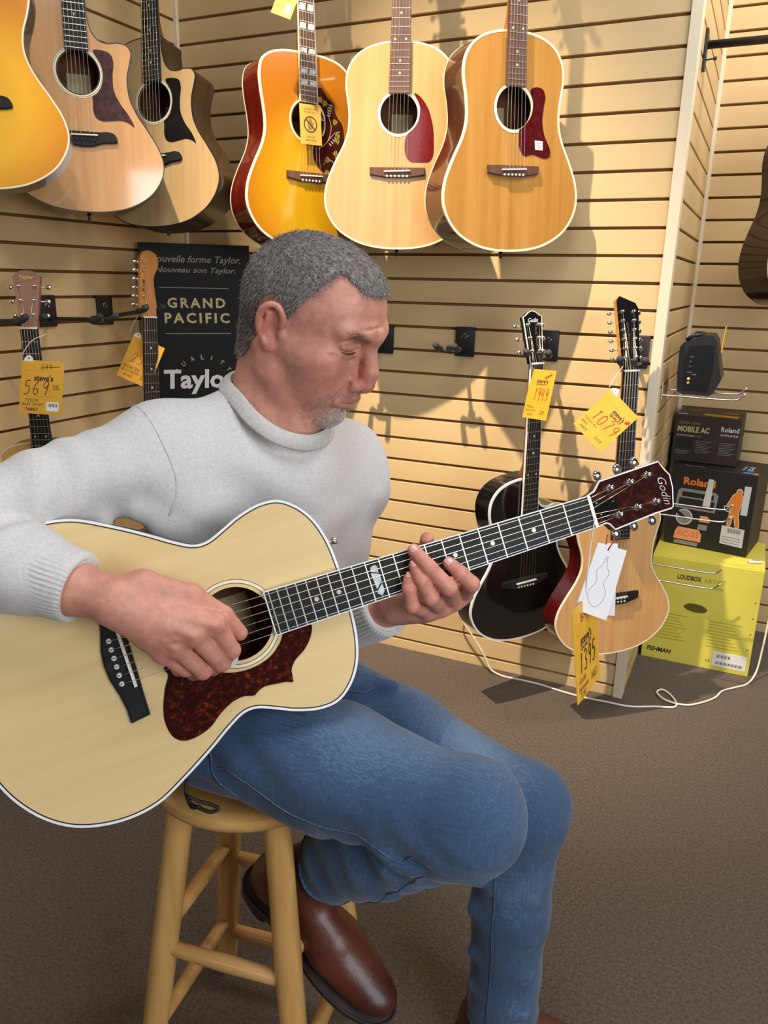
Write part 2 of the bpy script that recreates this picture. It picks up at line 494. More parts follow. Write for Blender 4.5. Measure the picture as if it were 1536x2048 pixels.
HEADS = {
 'godin': [(0, .0220), (.013, .0255), (.026, .0365), (.128, .0375), (.133, .027), (.141, .014), (.140, -.004), (.132, -.030), (.128, -.032), (.099, -.031), (.029, -.034), (.023, -.0245), (.018, -.0215), (0, -.0220)],
 'crown': [(0, .0215), (.02, .023), (.131, .034), (.143, .017), (.1455, 0), (.143, -.017), (.131, -.034), (.02, -.023), (0, -.0215)],
 'wave': [(0, .0215), (.02, .023), (.128, .032), (.131, .024), (.140, .012), (.144, 0), (.140, -.012), (.131, -.024), (.128, -.032), (.02, -.023), (0, -.0215)],
 'tele': [(0, .0215), (.02, .027), (.03, .028), (.17, .017), (.183, .008), (.187, -.008), (.181, -.025), (.168, -.035), (.15, -.037), (.135, -.032), (.118, -.022), (.10, -.019), (.06, -.022), (.03, -.026), (.018, -.024), (0, -.0215)],
 'twelve': [(0, .024), (.018, .026), (.188, .030), (.199, .020), (.180, -.028), (.165, -.036), (.02, -.030), (0, -.024)],
 'open': [(0, .0215), (.02, .024), (.13, .037), (.145, .036), (.152, .018), (.146, 0), (.152, -.018), (.145, -.036), (.13, -.037), (.02, -.024), (0, -.0215)],
}

def guitar(name, label, q, sp, group=None, mw=None):
    g = lambda k, d=None: sp.get(k, d)
    L = g('L', .628); T = -.011; depth = g('depth', .105)
    root = thing(name, label, 'guitar', mw if mw is not None else gframe(q), group)
    fr = lambda n: L*2**(-n/12)
    nf = g('frets', 20); wn = g('nut', .0435); we = g('wend', .057)
    e = fr(nf) - g('fbover', .005)
    wid = lambda s: wn + (we-wn)*(L-s)/(L-e)
    out = catmull(g('outline'), 5) if g('outline') else body_outline(sp['bass'], g('treble', sp['bass']))
    if sum(out[i][0]*out[(i+1) % len(out)][1]-out[(i+1) % len(out)][0]*out[i][1] for i in range(len(out))) < 0: out = out[::-1]
    hc = g('hole', .146); hr = g('hole_r', .0508)
    holes = [circle((hc, 0), hr, 40)] if hr else []
    # body
    mb = MB(); mb.prism(out, T-.0035, T, holes); mb.build('soundboard', sp['top'], root)
    mb = MB(); mb.prism(out, T-depth, T-.0034, caps=False); side = mb.build('side', sp['side'], root, smooth=True)
    mb = MB(); mb.prism(offset(out, -.002), T-depth-.003, T-depth, caps=True); mb.build('back_plate', sp['side'], root)
    if hr:
        mb = MB(); mb.prism(offset(out, -.006), T-depth+.0005, T-depth+.0015); mb.build('inner_back', M_inside, root)
        mb = MB(); mb.prism([(hc-.045, -.03), (hc+.02, -.03), (hc+.02, .03), (hc-.045, .03)], T-depth+.0016, T-depth+.0022); mb.build('paper_label', M_label, root)
    bw = g('bindw', .0035)
    mb = MB(); mb.prism(offset(out, .0006), T-.0062, T+.0004, holes=[offset(out, -bw)]); mb.build('binding', sp['bind'], root)
    if g('purf'):
        mb = MB(); mb.prism(offset(out, -bw), T-.001, T+.0005, holes=[offset(out, -bw-.0014)]); mb.build('purfling', g('purf'), root)
    if g('backbind'):
        mb = MB(); mb.prism(offset(out, .0006), T-depth-.0035, T-depth+.001, holes=[offset(out, -bw)]); mb.build('back_binding', g('backbind'), root)
    # rosette rings
    for (r0, r1, m) in g('rosette', []):
        mb = MB(); mb.prism(circle((hc, 0), r1, 56), T-.0005, T+.0003, holes=[circle((hc, 0), r0, 56)]); mb.build('rosette_ring', m, root)
    # pickguard
    if g('guard'):
        gp_, gm = g('guard'); o = catmull(gp_, 5)
        mb = MB(); mb.prism(o, T, T+.0011); pgd = mb.build('pickguard', gm, root)
    # bridge
    bo, bmat = sp['bridge']
    b2 = catmull(bo, g('bper', 1)) if g('bper', 1) > 1 else bo
    mb = MB(); mb.prism(offset(b2, 0), T, T+.0045); mb.prism(offset(b2, -.0025), T+.0045, T+.0075); mb.build('bridge', bmat, root)
    sx = g('saddle_len', .072); sa = g('saddle_tilt', .035)
    mb = MB(); mb.box((0, 0, -.0015), (.0032, sx, .006), Matrix.Rotation(sa, 3, 'Z')); mb.build('saddle', M_bone, root)
    ns = g('strings', 6); sep = g('spread', .055)
    courses = []
    if ns == 12:
        for i in range(6):
            y = sep/2 - sep*i/5
            courses += [(y+.0012, i), (y-.0012, i)]
    else:
        courses = [(sep/2-sep*i/5, i) for i in range(6)]
    px = g('pin_x', -.013); pm = g('pinmat', M_white)
    pins = []
    for j, (y, i) in enumerate(courses):
        x = px
        if ns == 12: x = px + (.0065 if j % 2 else -.003); y = sep/2-sep*i/5
        x += (i-2.5)*g('pin_slant', 0)
        mb = MB(); mb.lathe([(.0032, -.003), (.0034, -.002), (.0034, .0002), (.0024, .0018), (.0006, .0022)], Matrix.Translation((x, y, -.0025)), 10)
        p = mb.build('bridge_pin', pm, root, smooth=True); pins.append((x, y))
        if g('pindot'):
            mb = MB(); mb.ball((x, y, -.0005), .0011, u=6, w=4); mb.build('pin_dot', M_black, p, smooth=True)
    # fretboard
    mb = MB(); mb.prism([(e, -we/2), (L+.002, -wn/2), (L+.002, wn/2), (e, we/2)], -.0065, 0); mb.build('fretboard', sp['fb'], root)
    if g('fbbind'):
        o = [(e, -we/2), (L+.002, -wn/2), (L+.002, wn/2), (e, we/2)]
        o2 = [(e+.0012, -we/2+.0009), (L+.002, -wn/2+.0009), (L+.002, wn/2-.0009), (e+.0012, we/2-.0009)]
        mb = MB(); mb.prism([(a-.0004*(i in (0, 3)), b*1.012) for i, (a, b) in enumerate(o)], -.0066, .0003, holes=[o2]); mb.build('fretboard_binding', g('fbbind'), root)
    for n in range(1, nf+1):
        s = fr(n); w = wid(s)/2-.0006
        mb = MB(); mb.prism([(s-.0007, -w), (s+.0007, -w), (s+.0007, w), (s-.0007, w)], -.0005, .0006); mb.prism([(s-.0003, -w), (s+.0003, -w), (s+.0003, w), (s-.0003, w)], .0006, .0010)
        mb.build('fret', M_nickel, root)
    mb = MB(); mb.box((L+.002, 0, -.0015), (.0045, wn, .008)); mb.build('nut', M_bone, root)
    # inlays
    for (n, kind) in g('inlays', []):
        s = (fr(n)+fr(n-1))/2; d = (fr(n-1)-fr(n)); w = wid(s)
        if kind == 'dot': mb = MB(); mb.prism(circle((s, 0), .0031, 14), -.001, .0003); mb.build('inlay', M_pearl, root)
        elif kind == 'two':
            for y in (-w*.27, w*.27): mb = MB(); mb.prism(circle((s, y), .0031, 14), -.001, .0003); mb.build('inlay', M_pearl, root)
        elif kind == 'para':
            for y in (-.25, .25):
                hw = w*.20; hl = d*.34
                mb = MB(); mb.prism([(s-hl, y*w-hw+.002), (s+hl, y*w-hw-.001), (s+hl, y*w+hw-.002), (s-hl, y*w+hw+.001)], -.001, .0003); mb.build('inlay', M_pearl, root)
        elif kind == 'diamond': mb = MB(); mb.prism([(s-.0045, 0), (s, -.0022), (s+.0045, 0), (s, .0022)], -.001, .0003); mb.build('inlay', M_pearl, root)
        elif kind == 'twist':
            for poly in ([(s+.003, .0195), (s+.0055, .016), (s+.0042, .0085), (s-.005, .0125), (s-.0035, .0185)], [(s+.0055, .0065), (s+.0055, -.003), (s-.0035, -.0115), (s-.0055, .010), (s-.0045, .0105)], [(s-.002, -.0125), (s+.0052, -.0060), (s+.0055, -.016), (s+.001, -.0215), (s-.0045, -.0165)]):
                mb = MB(); mb.prism(poly, -.001, .0003); mb.build('inlay', M_pearl, root)
    # neck
    je = max(p[0] for p in out)
    st = [(je-.02, .050), (je+.004, .046), (je+.016, .036), (je+.034, .024), (je+.06, .0195), (L-.12, .0178), (L-.04, .0165), (L+.004, .016)]
    v = []; f = []; K = 9
    for s, d in st:
        w = wid(min(s, L))/2
        for k in range(K):
            a = math.pi*k/(K-1)
            v.append((s, w*math.cos(a), -.0064-d*math.sin(a)**.85))
    for i in range(len(st)-1):
        for k in range(K-1): f.append((i*K+k, (i+1)*K+k, (i+1)*K+k+1, i*K+k+1))
        f.append((i*K, i*K+K-1, (i+1)*K+K-1, (i+1)*K))
    f.append(tuple(range(K))); f.append(tuple(reversed(range((len(st)-1)*K, len(st)*K))))
    smooth_angle(mobj('neck', v, f, sp['neck'], root), 40)
    # headstock
    ha = math.radians(g('head_angle', 13)); hp = HEADS[g('head', 'open')]
    hm = Matrix.Translation((L+.002, 0, -.0035)) @ Matrix.Rotation(ha, 4, 'Y')
    ho = hp
    mb = MB(); mb.prism(ho, -.015, -.0012, m=hm); hs = mb.build('headstock', g('headback', sp['neck']), root)
    mb = MB(); mb.prism(ho, -.0012, 0, m=hm); face = mb.build('head_veneer', sp['headface'], root)
    if g('headbind'):
        mb = MB(); mb.prism(offset(ho, .0005), -.003, .0003, holes=[offset(ho, -.0013)], m=hm); mb.build('head_binding', g('headbind'), root)
    tun = []
    if g('tuners') : tun = g('tuners')
    elif g('head') == 'tele': tun = [(.035+.024*i, .019-.0016*i, .036-.0022*i) for i in range(6)]
    elif g('head') == 'twelve':
        tun = [(.035+.0245*i, .016, .040) for i in range(6)] + [(.035+.0245*i, -.017-.0005*i, -.042-.0008*i) for i in range(6)]
    else:
        for sd in (1, -1):
            for i in range(3): tun.append((.034+.036*i, sd*(.0135+.003*i), sd*(.039+.003*i)))
    for (u, vv, ub) in tun:
        mb = MB()
        mb.lathe([(.0052, -.001), (.0052, .0012), (.0034, .0018), (.0030, .0055), (.0036, .0070), (.0030, .0085), (.0012, .009)], hm @ Matrix.Translation((u, vv, 0)), 12)
        a = hm @ Vector((u, vv, -.018)); b = hm @ Vector((u, ub*.93, -.019))
        mb.tube([a, b], .0022, 7)
        mb.box(tuple(hm @ Vector((u, vv*1.05, -.0185))), (.012, .013, .007), hm.to_3x3(), bev=.0015)
        mb.ball(tuple(hm @ Vector((u, ub*1.06, -.019))), (.0068, .0078, .0042), hm.to_3x3(), 12, 8)
        mb.build('tuner', g('tunmat', M_chrome), root, smooth=True)
    if g('truss'):
        mb = MB(); mb.prism(g('truss'), 0, .0012, m=hm); mb.build('truss_cover', g('trussmat', M_black), root)
    # strings
    nsep = wn-.0075
    order = g('post_order') or list(range(len(tun)))
    for j, (y, i) in enumerate(courses):
        yn = nsep/2 - nsep*i/5 + (y-(sep/2-sep*i/5))*.8
        r = (.00052 if i < 3 else .00034)*g('strw', 1.0)
        pts = [(pins[j][0], pins[j][1], -.0005), (0, y, .0023), (L+.001, yn, .0022)]
        if ns == 12:
            po = tun[i] if j % 2 == 0 else tun[6+(5-i)]
            po = tun[min(j, 11)] if j < 12 else None
            po = (tun[j] if j < 6 else tun[17-j])
        elif g('head') == 'tele': po = tun[i]
        else: po = tun[i] if i < 3 else tun[3+(5-i)]
        pe = hm @ Vector((po[0], po[1], .004)); pts.append(tuple(pe))
        mb = MB(); mb.tube(pts, r, 5); mb.build('string', M_string if i < 4 else M_steel, root, smooth=True)
    if g('endpin', True):
        s0 = min(p[0] for p in out)
        mb = MB(); mb.lathe([(.005, 0), (.005, .004), (.0025, .008), (.005, .013), (.003, .016)], Matrix.Translation((s0, 0, T-depth/2)) @ Matrix.Rotation(-math.pi/2, 4, 'Y'), 12)
        mb.build('strap_pin', g('pinm', M_black), root, smooth=True)
    return root, hm

BR_J45 = ([(.010, .076), (-.010, .076), (-.017, .030), (-.017, -.030), (-.010, -.076), (.010, -.076)], M_rosewood)
BR_TAY = ([(.010, .045), (.010, -.045), (.012, -.064), (.006, -.080), (-.012, -.086), (-.016, -.070), (-.018, -.050), (-.026, -.025), (-.028, 0), (-.026, .025), (-.018, .050), (-.016, .070), (-.012, .086), (.006, .080), (.012, .064)], M_ebony)
RG_CREAM = [(.0508, .0530, M_cream), (.0565, .0600, M_cream), (.0600, .0606, M_blackbind)]

# aged natural guitar (nearest of the three on the back wall)
guitar('hanging_guitar', 'amber natural top acoustic guitar with wine red pickguard and white sticker, rightmost of upper row', [1.322, -0.268, 1.6202, 0.824, 0.0393, 0.0132, 1.03],
  dict(bass=J45, top=M_spruce_amber, side=M_mahog, bind=M_cream, bindw=.005, backbind=M_cream, rosette=[(.0508, .0585, M_cream), (.0585, .0592, M_blackbind)],
       guard=([(.190, -.048), (.197, -.062), (.193, -.084), (.176, -.092), (.150, -.088), (.120, -.085), (.085, -.093), (.050, -.112), (.033, -.110), (.030, -.092), (.038, -.060), (.034, -.034), (.050, -.020), (.080, -.0165), (.098, -.018), (.100, -.024), (.128, -.050), (.160, -.056)], M_wineguard),
       bridge=BR_J45, fb=M_rosewood, neck=M_neckamber, headface=M_gloss, inlays=[(3, 'dot'), (5, 'dot'), (7, 'dot'), (9, 'dot'), (12, 'two'), (15, 'dot'), (17, 'dot')], frets=20), 'guitars hung along the top of the slat walls')
guitar('hanging_guitar', 'blond natural acoustic guitar with glossy red teardrop pickguard, middle of back wall row', [0.986, -0.2906, 1.625, 0.3388, -0.0028, 0.0347, 1.03],
  dict(bass=J45, top=M_spruce, side=M_mahog, bind=M_cream, bindw=.004, rosette=[(.0508, .0585, M_cream), (.0585, .0592, M_blackbind)],
       guard=([(.196, -.040), (.188, -.056), (.160, -.078), (.120, -.092), (.080, -.097), (.040, -.096), (.026, -.086), (.024, -.060), (.026, -.035), (.040, -.022), (.062, -.018), (.084, -.020), (.098, -.028), (.108, -.040), (.130, -.054), (.165, -.056), (.185, -.046)], M_redguard),
       bridge=BR_J45, fb=M_rosewood, neck=M_neck, headface=M_gloss, inlays=[(3, 'dot'), (5, 'dot'), (7, 'dot'), (9, 'dot'), (12, 'two'), (15, 'dot'), (17, 'dot')], frets=20), 'guitars hung along the top of the slat walls')
M_hum = burst('honey_burst', srgb(204, 154, 22), srgb(184, 112, 16), 1/.24, 1/.20, -.03, 0.5, 1.15)
hum, _ = guitar('hanging_guitar', 'honey sunburst acoustic guitar with flower pickguard and split block inlays on the back wall', [0.7134, -0.2992, 1.62, 1.0381, -0.0025, 0.0622, 1.03],
  dict(bass=DREAD, top=M_hum, side=M_cherry, bind=M_cream, bindw=.005, backbind=M_cream, rosette=[(.0508, .0530, M_blackbind), (.0545, .0595, M_cream)],
       guard=([(.235, -.030), (.238, -.045), (.215, -.066), (.200, -.085), (.185, -.088), (.165, -.098), (.150, -.112), (.110, -.118), (.060, -.112), (.020, -.100), (.008, -.078), (.012, -.050), (.025, -.030), (.045, -.016), (.070, -.012), (.098, -.028), (.120, -.052), (.160, -.056), (.185, -.046), (.2, -.031)], M_maroon),
       bridge=BR_J45, fb=M_rosewood, fbbind=M_cream, neck=M_neck, headface=M_gloss, inlays=[(3, 'para'), (5, 'para'), (7, 'para'), (9, 'para'), (12, 'para'), (15, 'para'), (17, 'para')], frets=20), 'guitars hung along the top of the slat walls')
# flowers engraved on the pickguard
M_leafw = mat('pale_engraving', srgb(190, 190, 184), 0.5)
M_leafg = mat('green_engraving', srgb(150, 148, 40), 0.5)
pg = [o for o in hum.children if o.name.startswith('pickguard')][0]
def vine(pts, w):
    mb = MB(); P = [Vector((a, b, -.0096)) for a, b in catmull(pts, 6, closed=False)]
    for i, p in enumerate(P):
        t = (P[min(i+1, len(P)-1)]-P[max(i-1, 0)]).normalized(); n = Vector((-t.y, t.x, 0))*w/2
        mb.v += [p+n, p-n]
    for i in range(len(P)-1): mb.f.append((2*i, 2*i+1, 2*i+3, 2*i+2))
    mb.build('engraved_stem', M_leafw, pg)
def leaf(x, y, a, l, w, m, nm='engraved_leaf'):
    mb = MB(); c, s = math.cos(a), math.sin(a)
    pts = [(0, 0), (l*.35, w/2), (l*.75, w*.35), (l, 0), (l*.75, -w*.35), (l*.35, -w/2)]
    mb.add([(x+p*c-q*s, y+p*s+q*c, -.0095) for p, q in pts], [(0, 1, 2, 3, 4, 5)]); mb.build(nm, m, pg)
vine([(.075, -.030), (.10, -.062), (.14, -.075), (.165, -.068), (.19, -.065)], .0016)
vine([(.035, -.045), (.05, -.066), (.04, -.085), (.028, -.1)], .0014)
vine([(.10, -.062), (.125, -.088), (.13, -.105)], .0014)
for k in range(5):
    leaf(.165+.007*k, -.070-.002*k, 1.0, .011, .004, M_leafw); leaf(.165+.007*k, -.066-.002*k, -1.0, .010, .004, M_leafw)
    leaf(.088+.006*k, -.075-.006*k, .9, .012, .004, M_leafw); leaf(.155+.004*k, -.052+.004*k, 1.8, .010, .004, M_leafw)
for (x, y, a) in ((.215, -.045, 2.6), (.207, -.052, 3.6), (.160, -.082, 3.9), (.128, -.098, 2.9), (.110, -.100, 2.4), (.062, -.092, .6), (.048, -.098, .4), (.045, -.066, 1.0), (.022, -.060, 2.8)):
    for d in (-.45, 0, .45): leaf(x, y, a+d, .018, .007, M_leafg, 'engraved_petal')

RG_TAY = [(.0508, .0540, M_blackbind), (.0540, .0575, M_cream), (.0580, .0590, M_blackbind), (.0590, .0610, M_cream), (.0610, .0616, M_blackbind)]
GUARD_T = [(.205, -.040), (.207, -.060), (.200, -.082), (.182, -.088), (.150, -.084), (.115, -.085), (.085, -.098), (.058, -.118), (.030, -.131), (.038, -.118), (.043, -.100), (.040, -.075), (.038, -.052), (.045, -.036), (.062, -.030), (.085, -.031), (.094, -.030), (.105, -.044), (.125, -.055), (.150, -.060), (.175, -.055), (.195, -.043)]
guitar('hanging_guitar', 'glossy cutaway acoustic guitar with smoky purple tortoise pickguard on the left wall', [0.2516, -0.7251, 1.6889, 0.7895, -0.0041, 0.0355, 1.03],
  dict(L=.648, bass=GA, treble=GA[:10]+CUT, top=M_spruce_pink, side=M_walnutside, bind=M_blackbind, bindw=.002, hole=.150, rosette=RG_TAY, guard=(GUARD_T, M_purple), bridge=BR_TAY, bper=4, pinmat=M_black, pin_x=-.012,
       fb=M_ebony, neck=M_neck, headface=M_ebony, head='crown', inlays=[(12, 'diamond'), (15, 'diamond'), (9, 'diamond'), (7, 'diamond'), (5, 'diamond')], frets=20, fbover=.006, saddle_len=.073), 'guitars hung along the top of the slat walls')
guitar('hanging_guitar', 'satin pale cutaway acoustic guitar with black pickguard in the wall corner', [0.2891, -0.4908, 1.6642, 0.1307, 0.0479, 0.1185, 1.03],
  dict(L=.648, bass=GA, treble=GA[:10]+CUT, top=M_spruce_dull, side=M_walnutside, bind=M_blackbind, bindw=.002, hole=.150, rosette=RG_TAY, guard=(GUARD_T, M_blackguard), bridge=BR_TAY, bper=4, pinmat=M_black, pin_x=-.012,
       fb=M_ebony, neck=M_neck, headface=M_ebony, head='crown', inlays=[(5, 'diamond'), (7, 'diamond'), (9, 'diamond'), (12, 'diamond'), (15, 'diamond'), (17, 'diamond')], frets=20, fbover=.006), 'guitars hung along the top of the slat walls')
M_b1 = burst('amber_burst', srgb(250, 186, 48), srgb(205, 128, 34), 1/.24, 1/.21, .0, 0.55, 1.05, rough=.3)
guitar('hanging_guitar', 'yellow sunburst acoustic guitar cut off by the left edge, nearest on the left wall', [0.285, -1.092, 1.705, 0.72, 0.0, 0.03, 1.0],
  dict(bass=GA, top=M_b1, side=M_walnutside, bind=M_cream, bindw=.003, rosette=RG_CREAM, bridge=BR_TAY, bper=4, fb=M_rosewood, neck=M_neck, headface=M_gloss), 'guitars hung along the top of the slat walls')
guitar('hanging_guitar', 'dark brown sided acoustic guitar seen edge on at the right edge', [2.098, 0.40, 1.475, 0.95, 0.0, 0.03, 1.0],
  dict(bass=J45, top=burst('tobacco_burst', srgb(196, 120, 60), srgb(40, 14, 8), 1/.24, 1/.2, .0, .5, .95), side=M_darkside, bind=M_cream, bindw=.004, rosette=RG_CREAM, bridge=BR_J45, fb=M_rosewood, neck=M_neck, headface=M_gloss), None)

# lower row
BABY = [(s*.80, t*.78) for s, t in DREAD]
BABY = [(s if i < 12 else s+.022, t) for i, (s, t) in enumerate(BABY)]
baby, hmb = guitar('small_guitar', 'small travel acoustic guitar with brown headstock and price tag on the left wall', [0.23, -0.9486, 0.5899, 0.559, 0.009, 0.0173, 1.0309],
  dict(L=.578, bass=BABY, depth=.08, top=M_spruce_baby, side=M_neck, bind=M_cream, bindw=.002, hole=.13, hole_r=.045, rosette=[(.047, .052, M_blackbind)], bridge=BR_J45, fb=M_ebony, nut=.043, wend=.054, neck=M_neck, headface=M_headwood, headback=M_headwood, head='crown', head_angle=10,
       inlays=[(3, 'dot'), (5, 'dot'), (7, 'dot'), (9, 'dot'), (12, 'two')], frets=19))
TELE_B = [(-.12, 0), (-.118, .06), (-.108, .11), (-.08, .148), (-.03, .157), (.03, .140), (.08, .122), (.12, .118), (.17, .128), (.21, .142), (.24, .130), (.252, .095), (.25, .06), (.248, .03)]
TELE_T = [(-.12, 0), (-.118, .06), (-.108, .11), (-.08, .148), (-.03, .157), (.03, .140), (.08, .120), (.115, .116), (.15, .122), (.185, .132), (.205, .122), (.205, .095), (.185, .07), (.178, .05), (.19, .033), (.22, .03)]
tele, hmt = guitar('thin_body_guitar', 'guitar with six tuners in line on an amber maple headstock beside the black poster', [0.2408, -0.5317, 0.5111, 1.2337, -0.0398, -0.0003, 1.0661],
  dict(L=.648, bass=TELE_B, treble=TELE_T, depth=.05, top=M_spruce, side=M_neck, bind=M_blackbind, bindw=.002, hole=.13, hole_r=.043, bridge=BR_J45, fb=M_ebony, neck=M_neckmaple, headface=M_headmaple, headback=M_headmaple, head='tele', head_angle=3,
       inlays=[(3, 'dot'), (5, 'dot'), (7, 'dot'), (9, 'dot'), (12, 'two')], frets=22))
blackg, hmk = guitar('black_guitar', 'glossy black single cutaway guitar with white binding hung low on the back wall', [1.4259, -0.2092, 0.4351, 0.93, 0.0298, 0.0029, 1.0365],
  dict(L=.648, bass=[(s, t*.96) for s, t in GA], treble=[(s, t*.96) for s, t in GA[:10]+CUT], depth=.072, top=M_gloss, side=M_gloss, bind=M_whitebind, bindw=.005, hole_r=0, bridge=([(.012, .030), (.012, -.060), (.010, -.085), (-.006, -.085), (-.020, -.035), (-.020, .035), (-.006, .085), (.010, .085)], M_ebony),
       fb=M_ebony, fbbind=M_whitebind, neck=M_neck, headface=M_gloss, headback=M_satinblack, headbind=M_whitebind, head='wave', inlays=[(3, 'dot'), (5, 'dot'), (7, 'dot'), (9, 'dot'), (12, 'two')], frets=19))
twelve, hm12 = guitar('twelve_string_guitar', 'natural top twelve string cutaway guitar with wine red sides beside the corner trim', [1.6997, -0.2015, 0.4309, 0.7423, 0.0215, 0.043, 1.0334],
  dict(L=.648, bass=[(s*.93+(-.0), t*.94) for s, t in GA], treble=[(s*.93, t*.94) for s, t in GA[:10]]+[(.118, .117), (.15, .118), (.19, .128), (.222, .136), (.243, .130), (.250, .108), (.240, .084), (.232, .064), (.236, .048), (.255, .036), (.28, .031), (.30, .028)], depth=.07, top=M_spruce_12, side=M_wine, bind=M_cream, bindw=.003, hole_r=0, nut=.048, wend=.058, frets=22,
       bridge=([(.013, .045), (.013, -.075), (-.010, -.075), (-.016, -.055), (-.022, -.03), (-.022, .05), (-.013, .07), (.008, .065)], M_ebony), pin_x=-.010, strings=12, fb=M_ebony, neck=M_neckamber, headface=M_gloss, headback=M_neckmaple, head='twelve'))

# ------------------------------------------------------------------ played guitar
HERO = Matrix(((0.75165, -0.38368, 0.53648, 1.32907), (0.61092, 0.09845, -0.78554, -1.81161), (0.24858, 0.91820, 0.30840, 0.87526), (0, 0, 0, 1)))
HALL = [(-.203, 0), (-.200, .05), (-.188, .096), (-.171, .130), (-.144, .161), (-.111, .181), (-.062, .1905), (-.017, .185), (.026, .164), (.065, .141), (.095, .1215), (.116, .111), (.132, .1105), (.156, .120), (.177, .1295), (.208, .1375), (.233, .1355), (.254, .121), (.2695, .099), (.279, .070), (.283, .035)]
hero_guard = [(.228, -.030), (.224, -.043), (.212, -.057), (.195, -.068), (.188, -.077), (.1865, -.086), (.185, -.093), (.177, -.0905), (.165, -.089), (.148, -.0875), (.139, -.091), (.134, -.094), (.121, -.091), (.106, -.093), (.088, -.102), (.070, -.115), (.049, -.121), (.034, -.120), (.024, -.111), (.020, -.091), (.023, -.073), (.032, -.050), (.040, -.035), (.037, -.027), (.043, -.022), (.060, -.028), (.077, -.034), (.087, -.043), (.110, -.056), (.137, -.060), (.165, -.054), (.184, -.040), (.192, -.030)]
def hero_bridge():
    tre = [(.0065, -.021), (.006, -.047), (.006, -.075), (-.018, -.0785), (-.0182, -.061), (-.021, -.044), (-.0275, -.019)]
    return tre + [(-.0292, -.0005)] + [(x, -y-.001) for x, y in reversed(tre)]
hero, hmh = guitar('acoustic_guitar', 'pale natural acoustic guitar with brown tortoise pickguard held by the seated man', None,
  dict(L=.632, bass=HALL, depth=.098, top=M_spruce_hero, side=M_walnutside, bind=M_whitebind, bindw=.0026, purf=M_blackbind, backbind=M_whitebind, hole=.137, hole_r=.047,
       rosette=[(.0515, .0522, M_blackbind), (.0522, .0560, M_cream), (.0560, .0567, M_blackbind)], guard=(hero_guard, M_tortoise), bridge=(hero_bridge(), M_ebony), saddle_tilt=.03,
       pin_x=-.0145, pindot=True, spread=.055, fb=M_ebony, fbbind=M_whitebind, nut=.044, wend=.0572, frets=21, fbover=.006, neck=M_neck, headface=M_headtort, headback=M_neck, headbind=M_whitebind, head='godin', head_angle=10,
       tuners=[(.038, .023, .041), (.072, .022, .041), (.103, .024, .043), (.041, -.016, -.040), (.073, -.0145, -.038), (.105, -.0155, -.039)], inlays=[(3, 'dot'), (5, 'dot'), (7, 'dot'), (9, 'dot'), (12, 'twist'), (15, 'dot'), (17, 'dot')],
       truss=[(.006, .012), (.037, .009), (.043, .002), (.043, -.008), (.022, -.011), (.006, -.011)], trussmat=M_gloss, strw=1.1), mw=HERO)
hm_txt = hmh @ Matrix(((0, 1, 0, 0), (-1, 0, 0, 0), (0, 0, 1, 0), (0, 0, 0, 1)))
lettering('Godin', M_white, hero, -.0150, .1180, .040, .013, lift=.0009, mtx=hm_txt, shear=.45, bold=-.018, res=3)
for u, v in ((.011, .009), (.037, .004), (.013, -.008)):
    mb = MB(); mb.ball(tuple(hmh @ Vector((u, v, .0014))), .0013, u=8, w=4); mb.build('cover_screw', M_chrome, hero, smooth=True)
mb = MB(); mb.lathe([(.0045, 0), (.0055, .002), (.003, .006), (.0055, .010), (.0058, .013), (.003, .0145)], Matrix.Translation((.279, .062, -.03)) @ Matrix.Rotation(1.35, 4, 'Y') @ Matrix.Rotation(-.2, 4, 'X'), 14)
mb.build('strap_button', M_chrome, hero, smooth=True)

# logos of the wall guitars
def head_text(root, hm, s, u0, v0, w, h, M, ang=0.0, **kw):
    m = hm @ Matrix(((0, 1, 0, 0), (-1, 0, 0, 0), (0, 0, 1, 0), (0, 0, 0, 1)))   # text runs across the head
    lettering(s, M, root, v0, u0, w, h, lift=.0008, mtx=m, ang=ang, **kw)
head_text(baby, hmb, 'Taylor', .121, -.018, .036, .012, M_gold, bold=.02)
head_text(blackg, hmk, 'Godin', .112, -.017, .034, .012, M_white, shear=.35)
head_text(blackg, hmk, 'MULTIAC', .105, .004, .060, .007, M_steel, ang=-math.pi/2)
head_text(tele, hmt, 'Fender', .070, -.012, .040, .010, M_ink, ang=math.pi/2-.1, shear=.3)
head_text(twelve, hm12, 'Seagull', .055, .004, .075, .010, M_steel, ang=math.pi/2, shear=.3)
# white sticker on the amber guitar's pickguard
amb = [o for o in bpy.data.objects if o.get('label', '').startswith('amber natural')][0]
mb = MB(); mb.prism([(.050, -.066), (.072, -.064), (.071, -.088), (.049, -.089)], -.0098, -.0094); stk = mb.build('sticker', M_white, amb)
M_grey = mat('grey_print', (0.3, 0.3, 0.32), 0.7)
for i in range(3):
    mb = MB(); mb.prism([(.054+.005*i, -.069), (.056+.005*i, -.069), (.056+.005*i, -.085), (.054+.005*i, -.085)], -.0094, -.0092); mb.build('print_line', M_grey, stk)

